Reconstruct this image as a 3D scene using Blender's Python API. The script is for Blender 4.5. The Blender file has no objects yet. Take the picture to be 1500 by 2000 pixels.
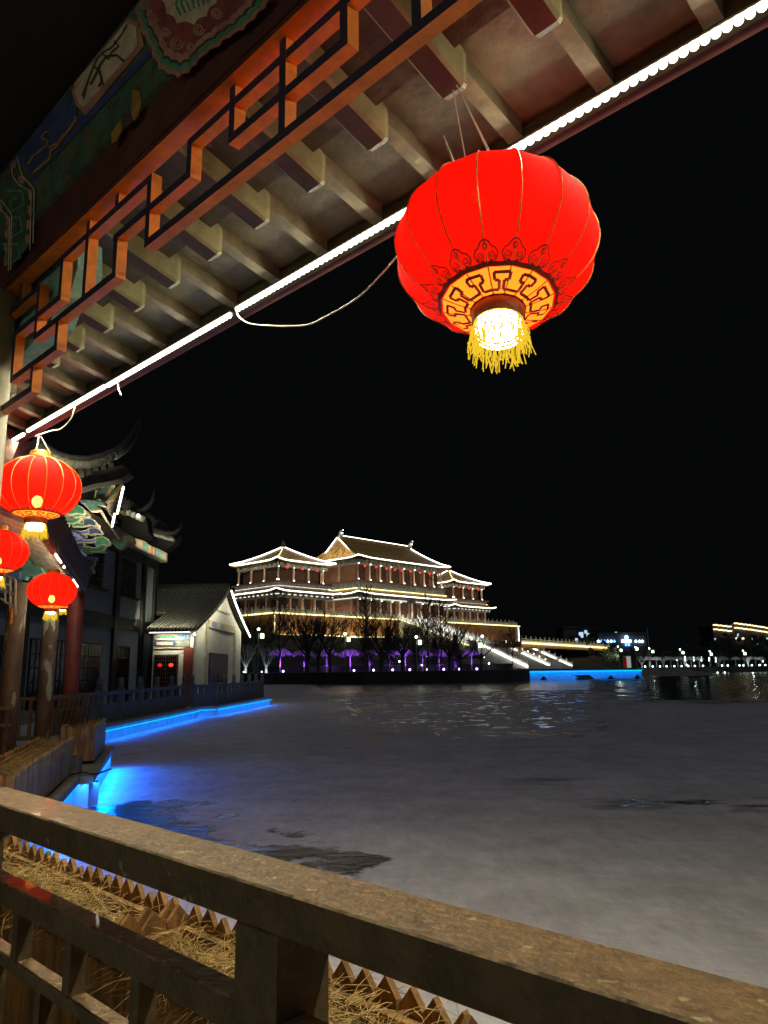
import bpy, bmesh, math, random
from mathutils import Vector, Matrix
R = random.Random(7)
sin, cos, pi = math.sin, math.cos, math.pi
C = bpy.context.scene.collection
SC = bpy.context.scene

# ---------------------------------------------------------------- camera (eye at the origin, water at z = WZ)
WZ = -1.75
DK = -1.35
F_, HOR, ROLL = 1500.0, 1308.0, math.radians(0.7)
_p = math.atan((HOR - 1000) / F_)
_f = Vector((0, cos(_p), sin(_p))); _up = Vector((0, -sin(_p), cos(_p)))
CU = (Vector((1, 0, 0)) * cos(ROLL) - _up * sin(ROLL)).normalized(); CW = _f; CV = CU.cross(CW)
cam = bpy.data.cameras.new("camera"); camo = bpy.data.objects.new("camera", cam); C.objects.link(camo)
cam.lens = 27.0; cam.sensor_width = 36.0; cam.clip_start = 0.05; cam.clip_end = 3000
camo.matrix_world = Matrix((( CU.x, CV.x, -CW.x, 0), (CU.y, CV.y, -CW.y, 0), (CU.z, CV.z, -CW.z, 0), (0, 0, 0, 1)))
SC.camera = camo
# ---------------------------------------------------------------- world, moon glow, exposure
w = bpy.data.worlds.new("World"); SC.world = w; w.use_nodes = True
bg = w.node_tree.nodes["Background"]
bg.inputs[0].default_value = (0.8, 0.9, 1.0, 1); bg.inputs[1].default_value = 0.0022
sun = bpy.data.lights.new("night_sky_glow", "SUN"); sun.energy = 0.18; sun.angle = math.radians(20); sun.color = (0.88, 0.92, 1.0)
suno = bpy.data.objects.new("night_sky_glow", sun); C.objects.link(suno)
suno.rotation_euler = (math.radians(38), 0, math.radians(38))
SC.view_settings.view_transform = 'Standard'; SC.view_settings.look = 'None'
SC.view_settings.exposure = 0; SC.view_settings.gamma = 1
SC.cycles.use_denoising = True
SC.cycles.sample_clamp_indirect = 4.0
SC.cycles.max_bounces = 6; SC.cycles.diffuse_bounces = 3; SC.cycles.transparent_max_bounces = 12

def ray(x, y):
    d = CW + CU * ((x - 750) / F_) + CV * ((1000 - y) / F_)
    return d / d.y
def pt(x, y, Y): return ray(x, y) * Y
def onz(x, y, z):
    r = ray(x, y); return r * (z / r.z)
AZ = math.radians(45.14)
D1 = Vector((-sin(AZ), cos(AZ), 0)); N1 = Vector((cos(AZ), sin(AZ), 0))
def G(s, a, z): return D1 * s + N1 * a + Vector((0, 0, z))
def onA(x, y, a):
    r = ray(x, y); q = r * (a / r.dot(N1)); return q.dot(D1), q.z

# ---------------------------------------------------------------- helpers
WORLD = (Vector((0, 0, 0)), Vector((1, 0, 0)), Vector((0, 1, 0)))
GF = (Vector((0, 0, 0)), D1, N1)
def frame(o, az):
    a = math.radians(az)   # u along azimuth az (clockwise from +Y), v to its right... here v = left normal
    return (Vector((o[0], o[1], 0)), Vector((sin(a), cos(a), 0)), Vector((-cos(a), sin(a), 0)))
def fp(F, u, v, z): return F[0] + F[1] * u + F[2] * v + Vector((0, 0, z))
class MB:
    def __init__(s): s.v = []; s.f = []; s.m = []
    def add(s, vs, fs, mi=0):
        b = len(s.v); s.v += [Vector(q) for q in vs]
        for f in fs: s.f.append([b + i for i in f]); s.m.append(mi)
    def hexa(s, p, mi=0, mis=None):
        fs = [(0, 1, 2, 3), (4, 5, 6, 7), (0, 1, 5, 4), (1, 2, 6, 5), (2, 3, 7, 6), (3, 0, 4, 7)]
        b = len(s.v); s.v += [Vector(q) for q in p]
        for i, f in enumerate(fs): s.f.append([b + k for k in f]); s.m.append(mis[i] if mis else mi)
        return s
    def box(s, F, u0, u1, v0, v1, z0, z1, mi=0, mis=None):
        # faces order: bottom, top, v0 side, u1 side, v1 side, u0 side
        p = [fp(F, u0, v0, z0), fp(F, u1, v0, z0), fp(F, u1, v1, z0), fp(F, u0, v1, z0),
             fp(F, u0, v0, z1), fp(F, u1, v0, z1), fp(F, u1, v1, z1), fp(F, u0, v1, z1)]
        return s.hexa(p, mi, mis)
    def beam(s, a, b, wd, h, mi=0):
        a = Vector(a); b = Vector(b); d = (b - a).normalized()
        sd = d.cross(Vector((0, 0, 1)));
        sd = sd.normalized() if sd.length > 1e-4 else Vector((1, 0, 0))
        up = sd.cross(d).normalized(); sd = sd * wd / 2; up = up * h / 2
        return s.hexa([a - sd - up, b - sd - up, b + sd - up, a + sd - up, a - sd + up, b - sd + up, b + sd + up, a + sd + up], mi)
    def tube(s, pts, r, n=6, mi=0, r2=None, cap=True):
        pts = [Vector(p) for p in pts]; k = len(pts); b = len(s.v)
        for i, p in enumerate(pts):
            d = (pts[min(i + 1, k - 1)] - pts[max(i - 1, 0)]).normalized()
            x = d.cross(Vector((0, 0, 1)))
            if x.length < 1e-3: x = Vector((1, 0, 0))
            x.normalize(); y = d.cross(x)
            rr = r if r2 is None else r + (r2 - r) * i / (k - 1)
            for j in range(n):
                t = 2 * pi * j / n; s.v.append(p + x * (cos(t) * rr) + y * (sin(t) * rr))
        for i in range(k - 1):
            for j in range(n):
                q = (j + 1) % n
                s.f.append([b + i * n + j, b + i * n + q, b + (i + 1) * n + q, b + (i + 1) * n + j]); s.m.append(mi)
        if cap:
            s.f.append([b + j for j in range(n)]); s.m.append(mi)
            s.f.append([b + (k - 1) * n + j for j in range(n)]); s.m.append(mi)
        return s
    def lathe(s, c, prof, n=16, mi=0, rf=None, cap=False):
        b = len(s.v); c = Vector(c)
        for (r, z) in prof:
            for j in range(n):
                t = 2 * pi * j / n; k = rf(t) if rf else 1
                s.v.append(c + Vector((r * k * cos(t), r * k * sin(t), z)))
        for i in range(len(prof) - 1):
            for j in range(n):
                q = (j + 1) % n
                s.f.append([b + i * n + j, b + i * n + q, b + (i + 1) * n + q, b + (i + 1) * n + j]); s.m.append(mi)
        if cap:
            s.f.append([b + j for j in range(n)]); s.m.append(mi)
            s.f.append([b + (len(prof) - 1) * n + j for j in range(n)]); s.m.append(mi)
        return s
    def prism(s, poly, ext, mi=0, mi_side=None):
        poly = [Vector(p) for p in poly]; k = len(poly); b = len(s.v); ext = Vector(ext)
        s.v += poly + [p + ext for p in poly]
        s.f.append(list(range(b, b + k))); s.m.append(mi)
        s.f.append(list(range(b + k, b + 2 * k))); s.m.append(mi)
        for i in range(k):
            q = (i + 1) % k; s.f.append([b + i, b + q, b + k + q, b + k + i]); s.m.append(mi if mi_side is None else mi_side)
        return s
    def ball(s, c, r, mi=0, n=8, sz=1):
        return s.lathe(c, [(r * sin(pi * i / (n // 2 + 1)) + 1e-5, -r * sz * cos(pi * i / (n // 2 + 1))) for i in range(n // 2 + 2)], n, mi)
    def grid(s, fn, nu, nv, mi=0, th=None):
        b = len(s.v)
        for i in range(nu + 1):
            for j in range(nv + 1): s.v.append(Vector(fn(i / nu, j / nv)))
        for i in range(nu):
            for j in range(nv):
                k = b + i * (nv + 1) + j; s.f.append([k, k + 1, k + nv + 2, k + nv + 1]); s.m.append(mi)
        if th:
            b2 = len(s.v); cnt = (nu + 1) * (nv + 1)
            s.v += [s.v[b + i] + Vector((0, 0, -th)) for i in range(cnt)]
            for i in range(nu):
                for j in range(nv):
                    k = b2 + i * (nv + 1) + j; s.f.append([k, k + nv + 1, k + nv + 2, k + 1]); s.m.append(mi)
            ring = [j for j in range(nv + 1)] + [i * (nv + 1) + nv for i in range(1, nu + 1)] + \
                   [nu * (nv + 1) + j for j in range(nv - 1, -1, -1)] + [i * (nv + 1) for i in range(nu - 1, 0, -1)]
            for i in range(len(ring)):
                q = ring[(i + 1) % len(ring)]; p = ring[i]
                s.f.append([b + p, b2 + p, b2 + q, b + q]); s.m.append(mi)
        return s
    def build(s, name, mats, parent=None, smooth=False, recalc=True):
        if not isinstance(mats, (list, tuple)): mats = [mats]
        off = wloc(parent) if parent else Vector((0, 0, 0))
        if parent is None and s.v:
            xs = [p.x for p in s.v]; ys = [p.y for p in s.v]; zs = [p.z for p in s.v]
            off = Vector(((min(xs) + max(xs)) / 2, (min(ys) + max(ys)) / 2, min(zs)))
        me = bpy.data.meshes.new(name)
        me.from_pydata([p - off for p in s.v], [], s.f)
        for m in mats: me.materials.append(m)
        me.polygons.foreach_set("material_index", s.m)
        if smooth: me.polygons.foreach_set("use_smooth", [True] * len(s.f))
        if recalc:
            bm = bmesh.new(); bm.from_mesh(me); bmesh.ops.recalc_face_normals(bm, faces=bm.faces); bm.to_mesh(me); bm.free()
        me.update()
        o = bpy.data.objects.new(name, me); C.objects.link(o)
        if parent: o.parent = parent
        else: o.location = off
        return o
def wloc(o):
    l = Vector(o.location)
    while o.parent: o = o.parent; l += Vector(o.location)
    return l
def tag(o, label=None, cat=None, group=None, kind=None):
    if label: o["label"] = label
    if cat: o["category"] = cat
    if group: o["group"] = group
    if kind: o["kind"] = kind
    return o
def thing(name, loc, label, cat, group=None):
    o = bpy.data.objects.new(name, None); C.objects.link(o); o.location = loc; o.empty_display_size = .2
    return tag(o, label, cat, group)
def copy_tree(o, parent=None):
    c = o.copy(); C.objects.link(c); c.parent = parent
    for ch in list(o.children): copy_tree(ch, c)
    return c
def area(name, a, b, wd, power, col, direction, parent=None, spread=pi):
    a = Vector(a); b = Vector(b); L = bpy.data.lights.new(name, 'AREA'); L.shape = 'RECTANGLE'
    L.size = (b - a).length; L.size_y = wd; L.energy = power; L.color = col; L.spread = spread
    o = bpy.data.objects.new(name, L); C.objects.link(o)
    x = (b - a).normalized(); z = -Vector(direction).normalized(); z = (z - x * z.dot(x)).normalized(); y = z.cross(x)
    m = Matrix(((x.x, y.x, z.x, 0), (x.y, y.y, z.y, 0), (x.z, y.z, z.z, 0), (0, 0, 0, 1)))
    mid = (a + b) / 2
    if parent: o.parent = parent; mid = mid - wloc(parent)
    o.matrix_local = Matrix.Translation(mid) @ m
    return o
def spot(name, loc, target, power, col, ang, r=.08, parent=None):
    L = bpy.data.lights.new(name, 'SPOT'); L.energy = power; L.color = col; L.shadow_soft_size = r; L.spot_size = math.radians(ang); L.spot_blend = .5
    o = bpy.data.objects.new(name, L); C.objects.link(o); o.location = loc
    o.rotation_euler = (Vector(target) - Vector(loc)).to_track_quat('-Z', 'Y').to_euler(); return o
def point(name, loc, power, col, r=.05, parent=None):
    L = bpy.data.lights.new(name, 'POINT'); L.energy = power; L.color = col; L.shadow_soft_size = r
    o = bpy.data.objects.new(name, L); C.objects.link(o); l = Vector(loc)
    if parent: o.parent = parent; l = l - wloc(parent)
    o.location = l; return o

# ---------------------------------------------------------------- materials
def mat(name, col, rough=.6, var=.3, scale=8, bump=0., bscale=None, metal=0, spec=.5, col2=None, thr=None, stretch=None, coat=0):
    m = bpy.data.materials.new(name); m.use_nodes = True; nt = m.node_tree; N = nt.nodes; L = nt.links
    p = N["Principled BSDF"]; p.inputs["Roughness"].default_value = rough; p.inputs["Metallic"].default_value = metal
    p.inputs["Specular IOR Level"].default_value = spec; p.inputs["Coat Weight"].default_value = coat
    tc = N.new("ShaderNodeTexCoord"); mp = N.new("ShaderNodeMapping"); L.new(tc.outputs["Object"], mp.inputs[0])
    if stretch: mp.inputs["Scale"].default_value = stretch
    no = N.new("ShaderNodeTexNoise"); no.inputs["Scale"].default_value = scale; no.inputs["Detail"].default_value = 6
    no.inputs["Roughness"].default_value = .65
    L.new(mp.outputs[0], no.inputs["Vector"])
    cr = N.new("ShaderNodeValToRGB"); L.new(no.outputs["Fac"], cr.inputs[0])
    lo = tuple(c * (1 - var) for c in col) + (1,); hi = tuple(min(1, c * (1 + var)) for c in col) + (1,)
    cr.color_ramp.elements[0].position = .38; cr.color_ramp.elements[0].color = lo
    cr.color_ramp.elements[1].position = .62; cr.color_ramp.elements[1].color = hi
    out = cr.outputs[0]
    if col2:
        n2 = N.new("ShaderNodeTexNoise"); n2.inputs["Scale"].default_value = scale * 1.1; n2.inputs["Detail"].default_value = 9
        L.new(mp.outputs[0], n2.inputs["Vector"])
        r2 = N.new("ShaderNodeValToRGB"); r2.color_ramp.elements[0].position = thr or .6
        r2.color_ramp.elements[1].position = (thr or .6) + .03
        L.new(n2.outputs["Fac"], r2.inputs[0])
        mx = N.new("ShaderNodeMix"); mx.data_type = 'RGBA'; L.new(r2.outputs[0], mx.inputs["Factor"])
        L.new(out, mx.inputs["A"]); mx.inputs["B"].default_value = tuple(col2) + (1,); out = mx.outputs["Result"]
    L.new(out, p.inputs["Base Color"])
    if bump:
        nb = N.new("ShaderNodeTexNoise"); nb.inputs["Scale"].default_value = bscale or scale * 4; nb.inputs["Detail"].default_value = 8
        L.new(mp.outputs[0], nb.inputs["Vector"])
        b = N.new("ShaderNodeBump"); b.inputs["Strength"].default_value = bump; b.inputs["Distance"].default_value = .02
        L.new(nb.outputs["Fac"], b.inputs["Height"]); L.new(b.outputs[0], p.inputs["Normal"])
    return m
def emit(name, col, st):
    m = bpy.data.materials.new(name); m.use_nodes = True; N = m.node_tree.nodes; N.remove(N["Principled BSDF"])
    e = N.new("ShaderNodeEmission"); e.inputs[0].default_value = tuple(col) + (1,); e.inputs[1].default_value = st
    m.node_tree.links.new(e.outputs[0], N["Material Output"].inputs[0]); return m

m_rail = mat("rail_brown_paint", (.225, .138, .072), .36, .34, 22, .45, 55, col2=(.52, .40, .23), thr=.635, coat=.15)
m_railside = mat("rail_shaded_paint", (.15, .105, .06), .45, .3, 12, .3, 60, col2=(.5, .40, .25), thr=.69)  # darker copy of the rail paint, shade on the sides put into the colour
m_picket = mat("picket_wood", (.36, .19, .07), .8, .45, 10, .5, 40, stretch=(1, 1, .25))
m_picketgrey = mat("weathered_picket_wood", (.33, .25, .12), .85, .35, 8, .5, 40, stretch=(1, 1, .2))
m_soil = mat("dark_straw_litter", (.13, .085, .04), .9, .6, 30, .6, 60)
m_straw = mat("straw", (.55, .38, .15), .7, .6, 14)
m_fascia = mat("fascia_worn_paint", (.055, .042, .022), .7, .35, 6, .3, 20)
m_edge = mat("eave_edge_red_paint", (.075, .02, .018), .7, .3, 6, .2)
m_worn = mat("worn_rail_edge", (.30, .22, .14), .35, .6, 25, .3, 60)
m_g2roof = mat("reddish_dark_roof_tile", (.085, .045, .035), .75, .35, 12, .3)
m_redbeam = mat("dark_red_paint", (.10, .03, .025), .6, .25, 6, .15)
m_soffit = mat("soffit_brown_paint", (.075, .06, .045), .65, .35, 5, .3, 18, col2=(.22, .18, .11), thr=.70)
m_soffit2 = mat("eave_board_lit_paint", (.13, .112, .078), .55, .4, 4, .35, 18, col2=(.3, .24, .11), thr=.72)  # paler than the inner soffit board, LED light put into the colour
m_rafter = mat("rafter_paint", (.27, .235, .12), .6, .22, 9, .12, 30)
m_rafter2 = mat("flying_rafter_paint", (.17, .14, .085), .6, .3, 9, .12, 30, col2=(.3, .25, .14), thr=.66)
m_rafterred = mat("rafter_shaded_paint", (.085, .062, .05), .6, .2, 7, .2, 25)  # darker copy of the rafter paint, shade below the rafters put into it
m_navy = mat("navy_lattice_paint", (.035, .03, .07), .55, .2, 9)
m_orange = mat("orange_lattice_paint", (.82, .24, .018), .5, .18, 14, .1, 60)
m_green = mat("painted_green", (.06, .12, .075), .7, .4, 14, col2=(.14, .1, .05), thr=.56)
m_greenb = mat("painted_bright_green", (.08, .3, .18), .6, .25, 10)
m_teal = mat("painted_teal", (.22, .45, .38), .6, .25, 10)
m_bluep = mat("painted_blue", (.05, .07, .2), .65, .3, 12)
m_bluec = mat("painted_periwinkle", (.2, .24, .6), .6, .2, 12)
m_pink = mat("painted_pink", (.45, .22, .17), .65, .25, 10)
m_cream = mat("painted_cream", (.62, .5, .36), .65, .25, 12)
m_creamb = mat("painted_pale_outline", (.82, .78, .55), .6, .15, 12)
m_gold = mat("painted_gold", (.4, .22, .06), .5, .25, 15)
m_inkp = mat("painted_ink", (.08, .06, .05), .7, .3, 30)
m_crimson = mat("painted_crimson", (.3, .07, .06), .65, .3, 12)
m_column = mat("column_brown_paint", (.22, .13, .085), .6, .25, 5, .2, 20, col2=(.6, .54, .38), thr=.61, stretch=(1, 1, .35))
m_columnred = mat("column_red_paint", (.28, .06, .045), .6, .25, 5, .2, 20, col2=(.6, .48, .4), thr=.7)
m_columntan = mat("column_tan_paint", (.52, .46, .34), .6, .2, 3, .15, 12)  # one even pale tan
m_tile = mat("grey_roof_tile", (.3, .3, .24), .75, .35, 12, .3)
m_tiledark = mat("dark_roof_tile", (.035, .03, .028), .75, .35, 12, .3)
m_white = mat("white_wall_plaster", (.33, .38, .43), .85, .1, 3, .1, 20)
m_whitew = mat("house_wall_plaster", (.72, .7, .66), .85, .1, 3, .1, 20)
m_timber = mat("dark_timber", (.016, .013, .013), .6, .2, 6)
m_glassd = mat("dark_window_glass", (.004, .004, .006), .25, .1, 3, spec=.15)
m_stone = mat("balustrade_stone", (.15, .155, .155), .8, .2, 5, .3, 25)
m_slab = mat("granite_slab", (.3, .28, .25), .8, .25, 6, .3, 30)
m_pool = mat("quay_wall_paint", (.5, .55, .6), .6, .15, 2.5, .15, 12)
m_wire = mat("pale_wire", (.65, .62, .5), .5, .1, 9)
m_metal = mat("led_housing_metal", (.5, .5, .48), .35, .1, 9, metal=.6)
m_ground = mat("dark_earth", (.04, .04, .035), .95, .4, .4, .4)
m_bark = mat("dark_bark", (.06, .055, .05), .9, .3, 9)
m_barklit = mat("lit_bark", (.5, .48, .5), .85, .25, 9)  # bark paled for the spotlit trees, their light put into the colour
m_needle = mat("dark_needles", (.035, .05, .035), .9, .4, 9)
m_leaf = mat("lit_evergreen_leaves", (.13, .16, .08), .9, .4, 9)
m_glaze = mat("yellow_glazed_tile", (.50, .33, .12), .5, .3, 1.5, .3, 6)
m_tred = mat("temple_red_wall", (.31, .15, .095), .7, .3, 1.2)
m_tcol = mat("temple_column_red", (.8, .62, .48), .6, .15, 2)
m_tgreen = mat("temple_bracket_green", (.33, .36, .33), .7, .45, 1.6, .3, 3)
m_tgreen2 = mat("temple_bracket_grey", (.16, .22, .21), .7, .4, 1.6)
m_tdoor = mat("temple_dark_door", (.065, .036, .026), .7, .45, 1.2)
m_brick = mat("platform_brick", (.46, .25, .12), .85, .25, .7, .3, 3)
m_marble = mat("white_marble", (.7, .7, .66), .6, .12, 1)
m_dkbld = mat("far_building_wall", (.1, .1, .11), .9, .3, .3)
m_pole = mat("lamp_post_metal", (.25, .27, .27), .5, .1, 3)

WARM = (1.0, .94, .64)
e_led = emit("led_warm_white", (1, .96, .74), 7.0)
e_tl = emit("temple_led_white", (1, .96, .88), 5.0)
e_tld = emit("temple_led_faint", (1, .95, .8), 1.3)
e_ty = emit("temple_led_yellow", (1, .86, .38), 2.6)
e_blue = emit("led_blue", (0.0, .36, 1), 2.6)
e_purple = emit("purple_spot_glow", (.55, .3, 1), 14)
e_lampw = emit("lamp_white", (.85, 1, 1), 7)
e_lampg = emit("lamp_green_white", (.75, 1, .55), 4)
e_win = emit("lit_window", (.55, .75, 1), 1.0)
e_sign = emit("blue_sign_light", (.1, .35, 1), 4)
e_signw = emit("blue_white_sign_light", (.5, .7, 1), 5)
e_warm = emit("warm_roof_led", (1, .72, .36), 3)
e_bulb = emit("lantern_bulb", (1, .85, .45), 48)
e_gold = emit("glowing_gold_fabric", (1, .48, .03), .9)
_nt = e_gold.node_tree; _t = _nt.nodes.new("ShaderNodeBsdfTranslucent"); _t.inputs[0].default_value = (1, .6, .09, 1); _a = _nt.nodes.new("ShaderNodeAddShader")
_nt.links.new(_nt.nodes["Emission"].outputs[0], _a.inputs[0]); _nt.links.new(_t.outputs[0], _a.inputs[1]); _nt.links.new(_a.outputs[0], _nt.nodes["Material Output"].inputs[0])
e_tassel = emit("glowing_tassel", (1, .62, .03), .95)
e_redspot = emit("tiny_red_lantern", (1, .06, .03), 1.6)

def fabric_mat(tint, fac, tcol):
    m = bpy.data.materials.new("red_lantern_fabric"); m.use_nodes = True; nt = m.node_tree; N = nt.nodes; L = nt.links
    p = N["Principled BSDF"]; p.inputs["Base Color"].default_value = (.42, .006, .004, 1); p.inputs["Roughness"].default_value = .8; p.inputs["Specular IOR Level"].default_value = .15
    tc = N.new("ShaderNodeTexCoord"); no = N.new("ShaderNodeTexNoise"); no.inputs["Scale"].default_value = 9; no.inputs["Detail"].default_value = 4
    L.new(tc.outputs["Object"], no.inputs["Vector"])
    b = N.new("ShaderNodeBump"); b.inputs["Strength"].default_value = .5; b.inputs["Distance"].default_value = .012
    L.new(no.outputs["Fac"], b.inputs["Height"]); L.new(b.outputs[0], p.inputs["Normal"])
    p.inputs["Emission Color"].default_value = (1, .006, .002, 1)
    n2 = N.new("ShaderNodeTexNoise"); n2.inputs["Scale"].default_value = 5; n2.inputs["Detail"].default_value = 5; L.new(tc.outputs["Object"], n2.inputs["Vector"])
    mr = N.new("ShaderNodeMapRange"); mr.inputs["From Min"].default_value = .3; mr.inputs["From Max"].default_value = .7; mr.inputs["To Min"].default_value = .62; mr.inputs["To Max"].default_value = .9
    L.new(n2.outputs["Fac"], mr.inputs[0]); L.new(mr.outputs[0], p.inputs["Emission Strength"]); p.inputs["Emission Strength"].default_value = .74
    t = N.new("ShaderNodeBsdfTransparent"); t.inputs[0].default_value = tint + (1,)
    mx = N.new("ShaderNodeMixShader"); mx.inputs[0].default_value = fac
    tr = N.new('ShaderNodeBsdfTranslucent'); tr.inputs[0].default_value = tcol + (1,); m0 = N.new('ShaderNodeMixShader'); m0.inputs[0].default_value = .35
    L.new(p.outputs[0], m0.inputs[1]); L.new(tr.outputs[0], m0.inputs[2]); L.new(m0.outputs[0], mx.inputs[1]); L.new(t.outputs[0], mx.inputs[2]); L.new(mx.outputs[0], N["Material Output"].inputs[0])
    return m
m_fabric = fabric_mat((.9, .14, .03), .08, (.9, .008, .003)); m_fabric2 = fabric_mat((1, .42, .12), .12, (.92, .014, .004))
m_motif = mat("dark_red_motif", (.28, .03, .01), .6, .2, 20)
m_cord = mat("gold_rib_cord", (.6, .28, .05), .4, .3, 60, metal=.3)
m_neck = mat("brown_neck_band", (.35, .08, .02), .5, .3, 40)

# ---------------------------------------------------------------- frozen lake
def lake_mat():
    m = bpy.data.materials.new("frozen_lake"); m.use_nodes = True; nt = m.node_tree; N = nt.nodes; L = nt.links
    p = N["Principled BSDF"]
    g = N.new("ShaderNodeNewGeometry"); sp = N.new("ShaderNodeSeparateXYZ"); L.new(g.outputs["Position"], sp.inputs[0])
    X, Y = sp.outputs[0], sp.outputs[1]
    def ma(op, a, b=None, c=None, clamp=False):
        n = N.new("ShaderNodeMath"); n.operation = op; n.use_clamp = clamp
        for i, q in enumerate((a, b, c)):
            if q is None: continue
            if isinstance(q, (int, float)): n.inputs[i].default_value = q
            else: L.new(q, n.inputs[i])
        return n.outputs[0]
    def noise(sc, det=6, st=(1, 1, 1), rough=.6):
        mp = N.new("ShaderNodeMapping"); mp.inputs["Scale"].default_value = st; L.new(g.outputs["Position"], mp.inputs[0])
        n = N.new("ShaderNodeTexNoise"); n.inputs["Scale"].default_value = sc; n.inputs["Detail"].default_value = det
        n.inputs["Roughness"].default_value = rough; L.new(mp.outputs[0], n.inputs["Vector"]); return n.outputs["Fac"]
    def sub(a, b): return ma('SUBTRACT', a, b)
    def mul(a, b, clamp=False): return ma('MULTIPLY', a, b, clamp=clamp)
    n_big = noise(.25, 5); n_mid = noise(1.3, 8); n_fine = noise(9, 6); n_str = noise(.9, 7, (.35, 1.3, 1))
    # A: open water, far right
    a1 = sub(X, ma('MULTIPLY_ADD', Y, .25, 1.5)); a2 = mul(sub(Y, 37), .4)
    A = mul(ma('ADD', ma('MINIMUM', a1, a2), mul(sub(n_big, .5), 7)), .8, True)
    # B: melted patch beside the blue wall (segment distance)
    ax, ay, bx, by = -3.5, 10.4, -.9, 7.3
    dx, dy = bx - ax, by - ay; l2 = dx * dx + dy * dy
    t = ma('MULTIPLY_ADD', sub(X, ax), dx / l2, mul(sub(Y, ay), dy / l2)); t = ma('MINIMUM', ma('MAXIMUM', t, 0), 1)
    ex = sub(X, ma('MULTIPLY_ADD', t, dx, ax)); ey = sub(Y, ma('MULTIPLY_ADD', t, dy, ay))
    dist = ma('SQRT', ma('ADD', mul(ex, ex), mul(ey, ey)))
    B = mul(sub(ma('ADD', .62, mul(sub(n_mid, .47), 4.2)), dist), 3, True)
    # D: thin dark leads on the right
    D = mul(sub(n_str, .575), 14, True)
    dm = mul(mul(sub(X, 1.5), .5, True), mul(sub(14.5, Y), .6, True)); dm = mul(dm, mul(sub(Y, 9.3), 1.2, True)); D = mul(D, dm)
    W_ = ma('MAXIMUM', ma('MAXIMUM', A, B), D)
    # C: wet glinting skin in mid distance
    cm = mul(mul(sub(Y, 15), .12, True), mul(ma('ADD', X, mul(Y, .12)), .3, True)); cm = mul(cm, mul(sub(mul(Y, .26), sub(X, 2)), .4, True))
    C_ = mul(mul(sub(noise(1.5, 4, (1.1, .6, 1)), .525), 14, True), cm)
    cb = mul(sub(Y, 52), .08, True); cb = mul(cb, cm); C_ = ma('MAXIMUM', C_, mul(cb, .85))
    # pressure ridge line
    rl = ma('ABSOLUTE', sub(ma('ADD', Y, mul(n_big, 1.0)), ma('MULTIPLY_ADD', X, -.06, 11.3)))
    ridge = mul(sub(.28, rl), 3, True)
    cr = N.new("ShaderNodeValToRGB"); L.new(ma('ADD', ma('ADD', mul(n_mid, .35), mul(n_big, .25)), mul(noise(3.4, 10, (1.5, .6, 1), .74), .4)), cr.inputs[0])
    e = cr.color_ramp.elements; e[0].position = .38; e[0].color = (.46, .43, .47, 1); e[1].position = .62; e[1].color = (.84, .79, .85, 1)
    m1 = N.new("ShaderNodeMix"); m1.data_type = 'RGBA'; L.new(mul(ridge, .5), m1.inputs["Factor"])
    L.new(cr.outputs[0], m1.inputs["A"]); m1.inputs["B"].default_value = (.75, .72, .74, 1)
    m2 = N.new("ShaderNodeMix"); m2.data_type = 'RGBA'; L.new(W_, m2.inputs["Factor"])
    L.new(m1.outputs["Result"], m2.inputs["A"]); m2.inputs["B"].default_value = (.012, .016, .022, 1)
    m3 = N.new("ShaderNodeMix"); m3.data_type = 'RGBA'; L.new(mul(C_, .55), m3.inputs["Factor"])
    L.new(m2.outputs["Result"], m3.inputs["A"]); m3.inputs["B"].default_value = (.05, .05, .055, 1)
    L.new(m3.outputs["Result"], p.inputs["Base Color"])
    wet = ma('MAXIMUM', W_, C_)
    L.new(ma('ADD', ma('SUBTRACT', .62, mul(wet, .55)), mul(A, .18)), p.inputs["Roughness"])
    L.new(ma('SUBTRACT', ma('ADD', .25, mul(wet, .35)), mul(A, .4)), p.inputs["Specular IOR Level"])
    b = N.new("ShaderNodeBump"); b.inputs["Strength"].default_value = .5; b.inputs["Distance"].default_value = .03
    L.new(ma('ADD', mul(n_fine, .5), ma('ADD', n_mid, mul(noise(3.2, 5, (.8, 1.5, 1)), .8))), b.inputs["Height"])
    L.new(b.outputs[0], p.inputs["Normal"])
    return m
mb = MB(); mb.hexa([(-60, -20, WZ - 2), (260, -20, WZ - 2), (260, 260, WZ - 2), (-60, 260, WZ - 2), (-60, -20, WZ), (260, -20, WZ), (260, 260, WZ), (-60, 260, WZ)])
o = mb.build("water", lake_mat()); tag(o, "grey frozen lake with melted dark patches and wet glints", "frozen lake", kind="structure")

# ---------------------------------------------------------------- near deck and zigzag quay
P1, P2 = onz(112, 1564, DK), onz(156, 1516, DK)
P3, P4 = onz(183, 1516, DK), onz(224, 1457, DK)
Pb = Vector((-2.46, 4.72, DK)); Pa = G(-8, 1.62, DK)
flat = lambda v: Vector((v.x, v.y, 0))
poly = [Pa, Pb, P1, P2, P3, P4, P4 + Vector((-6, 1.2, 0)), Vector((-12, 8, DK)), Vector((-9, -3, DK)), Vector((3, -9, DK))]
mb = MB(); mb.prism([Vector((p.x, p.y, DK - .09)) for p in poly], (0, 0, .09))
o = mb.build("pavement", m_slab); tag(o, "stone paved edge under the planter boxes of the gallery", "paving", kind="structure")
n2 = (P4 - P3).normalized(); n2 = Vector((n2.y, -n2.x, 0))
root = thing("quay_wall", (P3.x, P3.y, WZ), "pale quay wall below the straw planters lit by a bright blue strip", "quay wall")
mb = MB(); off = .05
inner = []
for p in poly[:6]: inner.append(Vector((p.x, p.y, WZ - .2)))
pw = [p + (Vector((-.05, -.02, 0))) for p in inner]
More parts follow.
